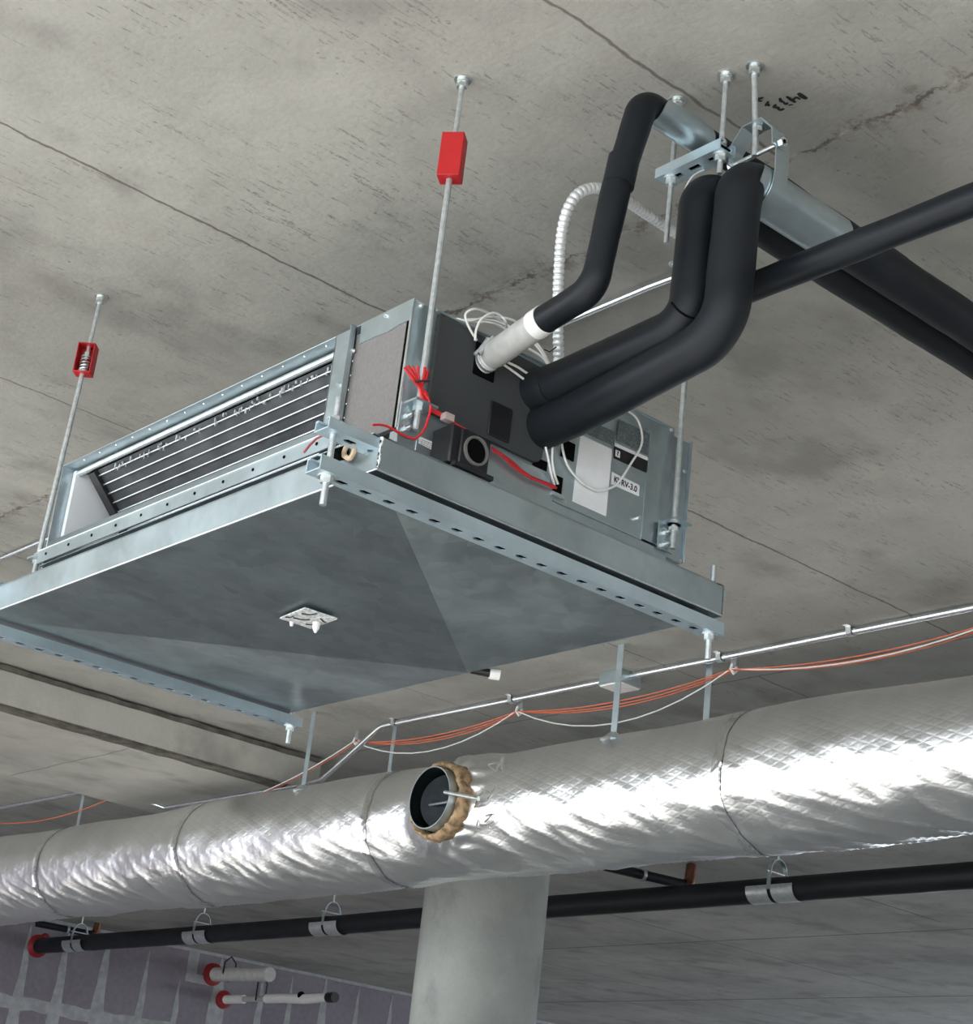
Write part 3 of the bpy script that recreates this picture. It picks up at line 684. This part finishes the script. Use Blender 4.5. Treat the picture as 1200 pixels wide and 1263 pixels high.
M().tube(d, rad, 14).build('armour', plain('aluminium_armour', (.78,.80,.80), .38, .45, .05), fx, ang=80)
# ------------------------------------------------------------------ rigid conduits
EMT = plain('bright_conduit', (.78,.81,.83), .25, .95, .04)
cd = thing('conduit', 'thin grey conduit on the slab behind the unit, running to the left edge', 'conduit', (2.465, 4, 3.585), 'metal conduits')
M().tube([(2.45, 2.36, 3.566), (2.46, 2.56, 3.582), (2.465, 3, 3.585), (2.47, 9.0, 3.585)], .0075, 10).build('tube', EMT, cd)
m = M(); m.strip([(2.44, 2.44, CZ-.001), (2.452, 2.44, CZ-.001), (2.455, 2.44, 3.572), (2.468, 2.44, 3.572)], (0,1,0), .016, .002); m.lathe((2.441, 2.471, CZ), (0,0,-1), [(0,.013),(.003,.013),(.003,.007),(.008,.006)], 16); m.build('strap', BOLT, cd)
mc = thing('conduit', 'long bright conduit along the slab above the foil duct, dipping under the beam', 'conduit', (4.62, 5, 3.58), 'metal conduits')
CX = 4.615
M().tube(bend([(CX+.01, -1, 3.583), (CX, 3.2, 3.583), (CX, 6.30, 3.583), (4.68, 6.80, 3.40), (4.725, 7.05, 3.411), (4.72, 8.26, 3.411), (4.62, 8.40, 3.46)], [.1,.18,.12,.08,.03], 6), .0125, 12).build('tube', EMT, mc)
for y in (3.677, 4.27, 5.418, 6.2, 1.9):
    M().strip([(CX-.035, y, CZ-.001), (CX-.018, y, CZ-.002), (CX-.015, y, 3.572), (CX, y, 3.567), (CX+.015, y, 3.572), (CX+.018, y, CZ-.002)], (0,1,0), .022, .002).build('strap', BOLT, mc)
lc = thing('conduit', 'conduit piece at the far left edge above the foil duct', 'conduit', (4.69, 9.6, 3.585), 'metal conduits')
M().tube([(4.70, 9.14, 3.583), (4.70, 12.5, 3.583)], .012, 10).build('tube', EMT, lc)
jb = thing('junction_box', 'square steel junction box on the long bright conduit', 'junction box', (CX, 4.78, 3.56))
M().box(CX-.055, CX+.055, 4.73, 4.85, 3.545, CZ).build('box', G, jb, bevel=.002); M().box(CX-.06, CX+.045, 4.725, 4.835, 3.538, 3.545).build('cover', PVCW, jb)
# J hooks with orange and white cables
HY = [(1.9,3.55),(3.05,3.545),(4.244,3.546),(5.418,3.543),(6.535,3.548),(7.3,3.37)]
def sag(a, b_, s_, n=10): return [V(a)+(V(b_)-V(a))*(i/n)-V((0,0,s_*4*(i/n)*(1-i/n))) for i in range(n)]
for i, (y, z) in enumerate(HY[2:5]):
    h = thing('cable_hook', ['small white hook holding the orange cables right of the pan corner', 'small white hook holding the orange cables, second from the right', 'small white hook holding the orange cables at the bend of the conduit'][i], 'cable hook', (4.66, y, z))
    M().box(4.655, 4.665, y-.012, y+.012, z+.012, CZ).build('bracket', BOLT, h); M().tube([(4.65, y, z+.018), (4.644, y, z), (4.66, y, z-.014), (4.676, y, z), (4.67, y, z+.018)], .006, 8).build('hook', PVCW, h)
for kx, sg, dz in ((0,.050,0),(.016,.058,.004),(-.016,.040,-.003)):
    pts = []
    for (ya, za), (yb, zb) in zip(HY, HY[1:]): pts += sag((4.66+kx, ya, za+dz), (4.66+kx, yb, zb+dz), sg if ya < 6.5 else .02)
    pts = pts[:41] if kx else pts+[V((4.66, 7.3, 3.37))]
    o = M().tube(pts, .0024, 6).build('orange_cable', WIRE_O)
    tag(o, {0: 'middle of the three orange cables swagged between the hooks', .016: 'lowest sagging of the three orange cables swagged between the hooks', -.016: 'highest of the three orange cables swagged between the hooks'}[kx], 'cable', 'orange cables')
pts = []
for i, ((ya, za), (yb, zb)) in enumerate(zip(HY, HY[1:])): pts += sag((4.645, ya, za), (4.645, yb, zb), (.05,.06,.13,.11,.02)[i] if i < 5 else .02)
tag(M().tube(pts, .0028, 6).build('white_cable', WIRE_W), 'thin white cable sagging lower than the orange ones', 'cable')
pts = sag((4.66, 9.0, 3.50), (4.66, 10.3, 3.50), .06)+sag((4.66, 10.3, 3.50), (4.66, 12, 3.5), .05)
tag(M().tube(sag((4.66, 8.62, 3.52), (4.66, 10.3, 3.50), .07)+[V((4.66,10.3,3.5))], .003, 6).build('orange_cable', WIRE_O), 'faint orange cable near the left edge above the duct', 'cable')
# ------------------------------------------------------------------ foil duct
DX, DZ, DR = 4.5, 3.057, .240
DY, DH = 5.335, 3.070
duct = thing('insulated_duct', 'large round foil wrapped duct crossing the whole view', 'duct', (DX, 5, DZ-DR))
TAPES = (1.4, 2.7, 3.93, 5.86, 7.3, 8.7, 10.1, 11.5)
def foil_r(y, a):
    """radius of the wrap: slow swelling, taped joints, draping folds below, puckers where the take-off leaves"""
    ca, sa = math.cos(a), math.sin(a); P_ = V((ca, y, sa))
    r = DR+.006*math.sin(y*2.1)+.004*math.sin(y*5.3+1)+.003*noise.noise(V((y*1.3,0,5)))
    dt = min(abs(y-c) for c in TAPES)
    r -= .004*math.exp(-(dt/.025)**2)
    low = max(0, -sa*.75-ca*.35)
    s1_ = noise.noise(V((y*4.2+sa*1.8, sa*1.1, ca)))
    fold = 1-abs(noise.noise(V((y*6.5+a*2.3, a*1.1, 3.1))))*2
    r += (.002+.008*low)*s1_+(.0002+.009*low)*max(0, fold)**3-.0025*low
    # fine radiating creases spreading from the tape joints and random points
    cr_ = 1-abs(noise.noise(V((y*13+a*1.2, a*2.6, 6.6))))*2.2
    r += .0030*max(0, cr_)**4*min(1, low*1.6)*(.4+.6*math.exp(-dt*2))
    r += (.0005+.0012*low)*noise.noise(V((y*16, ca*5, sa*5)))+.0003*noise.noise(V((y*38, ca*13, sa*13)))
    fr = 1-abs(noise.noise(V((y*15+9, ca*2.2, sa*2.2))))*2
    r += (.0006+.003*max(0, noise.noise(V((y*1.7, 0, 8)))))*max(0, fr)**5
    px, pz = ca*r, DZ+sa*r-DH; dist = math.hypot(y-DY, pz)
    if ca < 0 and dist < .34:
        k = math.exp(-((dist-.15)/.07)**2) if dist > .15 else 1
        ang = math.atan2(pz, y-DY); r += k*(.030+.010*math.sin(ang*11+noise.noise(P_*4)*5))
    return r
def foil_mesh():
    y0, y1, ny, na = -.5, 14.0, 1300, 132; vs = []; fs = []; uv = []
    for j in range(ny+1):
        y = y0+(y1-y0)*j/ny
        for i in range(na):
            a = 2*math.pi*i/na; r = foil_r(y, a); vs.append((DX+math.cos(a)*r, y, DZ+math.sin(a)*r)); uv.append((y, a*DR))
    keep = lambda j, i: not (math.cos(2*math.pi*(i+.5)/na) < 0 and math.hypot(y0+(y1-y0)*(j+.5)/ny-DY, DZ+math.sin(2*math.pi*(i+.5)/na)*DR-DH) < .125)
    for j in range(ny):
        for i in range(na):
            if keep(j, i): i2 = (i+1) % na; fs.append((j*na+i, j*na+i2, (j+1)*na+i2, (j+1)*na+i))
    me = bpy.data.meshes.new('foil_wrap'); me.from_pydata(vs, [], fs); me.update()
    ul = me.uv_layers.new(name='UVMap')
    for p in me.polygons:
        p.use_smooth = True
        wrap = any(me.loops[l].vertex_index % na == na-1 for l in p.loop_indices)
        for l in p.loop_indices:
            v = me.loops[l].vertex_index; u_ = uv[v]; ul.data[l].uv = (u_[0], u_[1]+(2*math.pi*DR if wrap and v % na == 0 else 0))
    me.materials.append(FOIL); o = bpy.data.objects.new('foil_wrap', me); COL.objects.link(o); adopt(o, duct); return o
TAPE = plain('crinkled_foil_tape', (.84,.85,.86), .24, 1, .04, 40)
for c in TAPES[1:6]:
    na, nw = 260, 7; m = M(); vs = []; fs = []
    for i in range(na):
        a = 2*math.pi*i/na
        for k in range(nw):
            y = c+.018*noise.noise(V((a*1.5, c, 0)))+(k/(nw-1)-.5)*(.046+.008*noise.noise(V((a*5, c, 2))))
            r = foil_r(y, a)+.0012+.0035*abs(noise.noise(V((y*60, a*14, c))))+.0015*noise.noise(V((y*130, a*40, c)))
            vs.append((DX+math.cos(a)*r, y, DZ+math.sin(a)*r))
    m.add(vs, [(i*nw+k, i*nw+k+1, ((i+1) % na)*nw+k+1, ((i+1) % na)*nw+k) for i in range(na) for k in range(nw-1)])
    m.build('joint_tape', TAPE, duct, ang=50)
foil_mesh()
# take-off collar
to = V((4.165, DY-.02, DH-.01))
M().lathe(to, (1,-.0,.0), [(0,.118),(0,.122),(.11,.122)], 48, False).build('takeoff_collar', G, duct, ang=60)
cin = M().lathe(to, (1,0,0), [(.002,.118),(.20,.118),(.34,.16),(.40,.02)], 48, False).build('takeoff_bore', plain('dark_steel', (.022,.03,.034), .35, .7, .2), duct, ang=60)
m = M(); vs = []; n = 72
for i in range(n):
    a = 2*math.pi*i/n
    for k in range(10):
        b_ = 2*math.pi*k/10; rr = .140+.010*noise.noise(V((math.cos(a)*2.5, math.sin(a)*2.5, 1)))+(.013+.010*noise.noise(V((math.cos(a)*6, math.sin(a)*6, k)))+.006*max(0, -math.cos(a)))*math.cos(b_)
        xx = .072+.038*math.sin(b_)*1.1+.012*noise.noise(V((math.cos(a)*7, math.sin(a)*7, k+3)))
        vs.append((to.x+xx, to.y+.012+rr*math.cos(a)*(1.06 if math.cos(a) < 0 else 1), to.z+rr*math.sin(a)))
m.add(vs, [(i*10+k, i*10+(k+1) % 10, ((i+1) % n)*10+(k+1) % 10, ((i+1) % n)*10+k) for i in range(n) for k in range(10)])
m.build('insulation_rim', KRAFT, duct, ang=80)
M().tube([at(549, 977, x=4.162), at(590, 985, x=4.160)], .0085, 12).build('damper_shaft', BOLT, duct)
M().tube([at(524, 994, x=4.23), at(552, 989, x=4.20)], .005, 10).build('damper_pin', BOLT, duct)
M().lathe((to.x+.09, to.y, to.z), (.75,.4,0), [(0,.111),(.002,.111)], 40).build('damper_blade', plain('damper_steel', (.018,.024,.028), .4, .7, .2), duct)
# crumpled tape bits near the take-off
m = M()
for i in range(10):
    y = DY-.20-random.uniform(0,.10); z = DH+random.uniform(-.12,.13); x = DX-math.sqrt(max(.01, (DR+.012)**2-(z-DZ)**2)); 
    a = V((x, y, z)); pts = [a+V((random.uniform(-.012,.0), random.uniform(-.03,.03), random.uniform(-.03,.03))) for _ in range(4)]
    m.strip(smooth(pts, 3), (0,.5,.8), random.uniform(.006,.014), .0008)
loose(m, 'tape_scrap', plain('bright_foil', (.85,.86,.87), .18, 1, .05), duct)
# hanger straps
def hstrap(x, y, zb, label, w=.03):
    o = thing('duct_strap', label, 'duct hanger', (x, y, zb), 'duct hanger straps'); M().box(x-.0015, x+.0015, y-w/2, y+w/2, zb-.10, CZ).build('strap', G, o); M().lathe((x, y, zb-.004), (0,0,-1), [(-.018,.016),(-.004,.03),(.01,.05)], 12, False).build('foil_patch', FOIL, o); return o
hstrap(4.35, 4.523, 3.250, 'duct hanger strap left of the junction box')
hstrap(4.665, 4.370, 3.345, 'duct hanger strap just below the right corner of the drip pan')
hstrap(4.35, 6.452, 3.250, 'duct hanger strap by the end of the concrete beam')
hstrap(4.665, 6.262, 3.340, 'thin duct hanger strap left of the take-off opening', .024)
hstrap(4.72, 9.20, 3.345, 'duct hanger strap at the left, beyond the beam')
hstrap(4.40, 9.95, 3.26, 'duct hanger strap cut by the left edge of the photo', .024)
# ------------------------------------------------------------------ far black pipe and its hangers
fp = thing('insulated_pipe', 'long black insulated pipe far behind, running to the purple wall', 'pipe', (7.31, 14.58, 3.34)); pts = [V((7.335, 14.6, 3.352)), V((7.335, 10.2, 3.352)), V((7.30, 8.0, 3.363)), V((7.29, 4.0, 3.366)), V((7.29, 1.0, 3.366))]
d, q = foamtube(pts, .066, .002); M().tube(dense(pts, .08), .066, 24).build('foam_sleeve', FOAM, fp, ang=60)
M().lathe((7.335, 14.602, 3.352), (0,-1,0), [(0,.10),(.012,.098),(.02,.09),(.05,.072)], 20).build('firestop_collar', REDD, fp)
M().lathe((7.39, 14.6, 3.43), (0,-1,0), [(0,.045),(.012,.03)], 10).build('firestop_smear', REDD, fp)
def ring_hanger(x, y, z, r, label):
    o = thing('pipe_ring_hanger', label, 'pipe hanger', (x, y, z-r), 'hangers of the far black pipe')
    pts = [(x-r*1.05, y, z-.01), (x-r*1.02, y, z+.05)]+[(x-r*1.0*math.cos(a), y, z+.075+.085*math.sin(a)) for a in [math.pi*i/10 for i in range(11)]]+[(x+r*1.05, y, z+.04)]
    M().strip(pts, (0,1,0), .026, .005).build('ring', G, o)
    M().cyl((x, y, z+.155), (x, y, CZ), .006).build('rod', ROD, o)
    m = M(); n = 16
    for ya, yb in ((y-.16, y-.012), (y+.012, y+.16)):
        vs = []; fs = []
        for yy in (ya, yb):
            for i in range(n+1): a = math.radians(-190+200*i/n); vs.append((x+(r+.006)*math.cos(a), yy, z+(r+.006)*math.sin(a)))
        for i in range(n): fs.append((i, i+1, n+2+i, n+1+i))
        m.add(vs, fs)
    m.build('saddle', BOLT, o, ang=60)
    m = M(); m.cyl((x-r*1.3, y, z+.085), (x+r*1.3, y, z+.085), .005); m.build('cross_bolt', BOLT, o)
    return o
rh = ring_hanger(7.29, 6.24, 3.366, .066, 'ring hanger with bright saddle on the far black pipe, right of the column')
for y, z, lb in ((10.28, 3.352,'ring hanger on the far black pipe, first left of the column'), (11.95,3.352,'ring hanger on the far black pipe, second left of the column'), (13.86,3.352,'ring hanger on the far black pipe beside the purple wall')):
    copy_thing(rh, (.035, y-6.24, z-3.366), lb)
# small branches with copper ends near the far pipe
def branch(p0, p1, label):
    o = thing('copper_branch', label, 'pipe', p0, 'black pipe branches with copper ends'); p0, p1 = V(p0), V(p1)
    M().tube([p0, p1], .028, 14).build('foam_sleeve', FOAM, o); M().tube(bend([p1, p1+(p1-p0).normalized()*.04, p1+(p1-p0).normalized()*.05+V((0,0,.12))], [.03], 6), .032, 14).build('elbow', COPPER, o)
    M().lathe(p0+(p1-p0)*.55, p1-p0, [(0,.034),(.02,.034)], 14).build('clip', BOLT, o)
    M().cyl(p1+(p1-p0).normalized()*.05+V((0,0,.12)), p1+(p1-p0).normalized()*.05+V((0,0,.12))+V((0,0,CZ-p1.z-.12)), .02).build('riser', COPPER, o); return o
branch(at(725, 1063, z=3.47), at(843, 1091, z=3.47), 'black branch pipe with a copper elbow right of the column')
branch(at(45, 1139, z=3.50), at(112, 1152, z=3.50), 'black branch pipe with a copper elbow near the purple wall')
# slab rib seen under the duct
# wall stubs
def stub(px, py, L_, r, label):
    p = at(px, py, y=14.6); o = thing('wall_pipe_stub', label, 'pipe', p, 'white pipe stubs through the purple wall')
    return p, o
p, o = stub(262, 1202, .9, .065, 'thick white pipe stub with a red collar on the purple wall')
M().tube([p, p+V((.0,-.95,-.02))], .064, 20).build('pipe', PVCG if 0 else plain('pale_insulation', (.55,.55,.53), .6, 0, .1, 20), o); M().lathe(p, (0,-1,0), [(0,.105),(.03,.10),(.05,.066)], 24).build('firestop_collar', REDD, o)
M().tube([p+V((-.066,-.28,.0)), p+V((-.06,-.28,.10)), p+V((0,-.28,.155)), p+V((.06,-.28,.10)), p+V((.066,-.28,0)), p+V((0,-.28,-.068)), p+V((-.066,-.28,0))], .008, 6).build('ring_hanger', BLACK, o)
p, o = stub(275, 1233, 1.4, .04, 'thin white pipe stub with a black end on the purple wall')
M().tube([p, p+V((0,-.35,0))], .040, 16).build('pipe', PVCW, o); M().tube([p+V((0,-.3,0)), p+V((0,-.85,0))], .026, 12).build('inner_pipe', PVCG, o); M().tube([p+V((0,-.72,0)), p+V((0,-1.0,0)), p+V((0,-1.35,-.01)), p+V((0,-1.68,0))], [.042,.042,.045,.040], 16).build('cleanout', PVCW, o)
M().tube([p+V((0,-1.66,0)), p+V((0,-1.76,0))], .044, 16).build('end_cap', BLACK, o); M().lathe(p, (0,-1,0), [(0,.085),(.03,.08),(.05,.042)], 20).build('firestop_collar', REDD, o); M().sph(p+V((-.02,-1.28,.02)), .034).build('vent_hole', VOID, o)
M().tube([p+V((-.05,-.62,-.02)), p+V((-.05,-.62,.14)), p+V((0,-.62,.20)), p+V((.05,-.62,.14)), p+V((.05,-.62,-.02))], .008, 6).build('ring_hanger', BLACK, o)

# ------------------------------------------------------------------ loose cables on the unit
def cable(name, pix, y, r, mat, label, group=None, seg=8):
    pts = [at(u[0], u[1], y=(u[2] if len(u) > 2 else y)) for u in pix]
    return tag(M().tube(smooth(pts, seg), r, 8).build(name, mat, ang=80), label, 'cable', group)
Yf = Y0-.018
GW = 'white cables on the unit'
cable('white_cable', [(588,420),(579,405),(574,392),(576,385),(586,381),(600,385,2.34),(614,393,2.36),(625,402,2.38),(634,416,2.38)], Yf, .0024, WIRE_W, 'white cable looping highest above the charcoal cover', GW)
cable('white_cable', [(586,420),(587,408),(592,396),(600,389),(609,386),(618,390),(624,398),(624,410,2.36)], Yf-.006, .0024, WIRE_W, 'white cable in the smaller loop beside the hose clamp', GW)
cable('white_cable', [(563,393,2.40),(580,396,2.38),(600,391,2.37),(622,392,2.37),(640,399,2.37),(655,415,2.37),(670,434,2.36),(678,450,2.35)], Yf, .0024, WIRE_W, 'white cable running from the far edge along the top of the cover', GW)
cable('white_cable', [(566,396,2.40),(585,397,2.38),(604,398,2.37),(622,405,2.37),(645,425,2.36),(668,440,2.35),(678,453,2.34)], Yf, .0024, WIRE_W, 'white cable lying lowest in the bundle behind the grey hose', GW)
cable('white_cable', [(575,394,2.39),(596,394,2.38),(618,398,2.37),(640,410,2.36),(660,425,2.35),(676,447,2.34)], Yf, .0024, WIRE_W, 'white cable in the middle of the bundle behind the grey hose', GW)
cable('white_cable', [(620,449),(633,458),(645,467),(655,476)], Yf, .0024, WIRE_W, 'short white cable dropping from the grey hose to the upper black pipe', GW)
cable('white_cable', [(624,446),(637,452),(648,459),(660,466)], Yf, .0024, WIRE_W, 'short white cable just above the other one below the grey hose', GW)
cable('white_cable', [(672,548),(676,565),(680,585),(684,598,2.325)], Yf, .0024, WIRE_W, 'left white cable entering the slot under the lower black pipe', GW)
cable('white_cable', [(682,548),(681,565),(683,582),(688,597,2.325)], Yf, .0024, WIRE_W, 'right white cable entering the slot under the lower black pipe', GW)
cable('white_cable', [(692,535),(694,555),(700,574),(712,590),(728,602),(742,605),(757,600),(766,591),(768,588),(778,572),(788,556),(792,543),(790,527),(784,514),(772,505),(766,498)], Y0-.012, .0024, WIRE_W, 'white cable in a wide loop across the paper sheet', GW, 6)
# zip tie on the bundle
tag(M().tube([at(671, 431, y=2.33), at(678, 434, y=2.325), at(686, 428, y=2.32)], .0014, 6).build('cable_tie', BLACK), 'black cable tie by the flexible conduit', 'cable tie')
# red thermostat wire
GR = 'red wires on the unit'
yr = 2.298
for i, (a, b_, c) in enumerate((((499,453),(508,466),(517,478)), ((503,451),(511,464),(518,478)), ((509,452),(513,464),(519,478)), ((515,452),(516,464),(519,478)), ((524,453),(523,464),(520,478)), ((528,457),(525,467),(520,478)))):
    pix = [a, b_, c, (c[0]+2+i*.8, 486), (523+i*1.1, 497)] 
    cable('red_wire', pix, yr, .0028, WIRE_R, ['outermost left strand of the red wire bundle', 'second strand from the left of the red wire bundle', 'third strand from the left of the red wire bundle', 'strand of the red wire bundle just behind the rod', 'strand of the red wire bundle right of the rod', 'rightmost strand of the red wire bundle'][i], GR, 5)
cable('red_wire', [(523,485),(528,492),(531,503),(528,516),(523,530),(514,540),(505,540),(492,534),(480,527),(470,524),(459,524)], 2.29, .0022, WIRE_R, 'red wire hanging in a loop past the rod end to the left', GR, 6)
cable('red_wire', [(526,500),(540,508),(552,516),(565,525),(574,530)], 2.30, .0026, WIRE_R, 'red wire running from the bundle to the black socket', GR)
cable('red_wire', [(530,506),(542,512),(556,521),(568,528)], 2.302, .0024, WIRE_R, 'second red wire below the one running to the black socket', GR)
cable('red_wire', [(606,552),(618,560),(632,570),(648,584),(664,592),(680,598),(686,602)], 2.318, .0028, plain('dark_red_cable', (.35,.03,.035), .4), 'dark red cable from the black socket to the cable slot', GR)
cable('red_wire', [(608,556),(620,563),(634,576),(652,588),(668,595),(683,602)], 2.318, .0022, WIRE_R, 'thin red wire below the dark red cable', GR)
tag(M().tube([at(u, v, x=1.60) for u, v in ((375,558),(382,549),(390,541),(400,536),(414,535))], .0022, 8).build('red_wire', plain('dull_red_cable', (.30,.05,.05), .5)), 'dull red wire lying on the bottom rail left of the clamp rod', 'cable')
tag(M().tube([at(512, 471, y=2.29), at(519, 470, y=2.285), at(530, 470, y=2.28)], .002, 6).build('cable_tie', BLACK), 'black cable tie around the red wire bundle', 'cable tie')
tag(M().box(1.724, 1.744, 2.285, 2.30, 2.893, 2.906).build('wire_splice', plain('cloudy_plastic', (.45,.36,.34), .4)), 'small cloudy splice below the red wire bundle', 'connector')
# ------------------------------------------------------------------ marker writing on the slab
def stroke(m, pts, w):
    q = [at(920+a/13.333, 100+b_/13.333, z=CZ-.0008) for a, b_ in pts]; d = smooth(q, 4)
    m.tube(d, [w*(.55+.45*math.sin(math.pi*(i+.6)/(len(d)+.2))) for i in range(len(d))], 6)
m = M()
stroke(m, [(860,195),(930,250),(1000,290)], .0052); stroke(m, [(665,250),(740,300),(815,350)], .0038); stroke(m, [(775,300),(830,265),(890,300)], .0030)
stroke(m, [(560,275),(575,325),(630,345)], .0036); stroke(m, [(620,340),(650,375),(690,350)], .0030); stroke(m, [(700,395),(770,380)], .0022)
stroke(m, [(490,380),(460,425),(520,430),(555,430)], .0038); stroke(m, [(520,450),(570,470),(625,450)], .0038)
stroke(m, [(365,330),(345,370),(320,405)], .0030); stroke(m, [(340,350),(365,385),(378,410)], .0028); stroke(m, [(150,275),(220,285),(285,265)], .0032); stroke(m, [(160,280),(210,320),(260,330)], .0030)
for v in m.v: v.z = CZ-.0012+(v.z-CZ)*.15
o = m.build('marker_writing', INK); tag(o, 'black handwritten marks on the slab beside the clevis rod', 'writing')
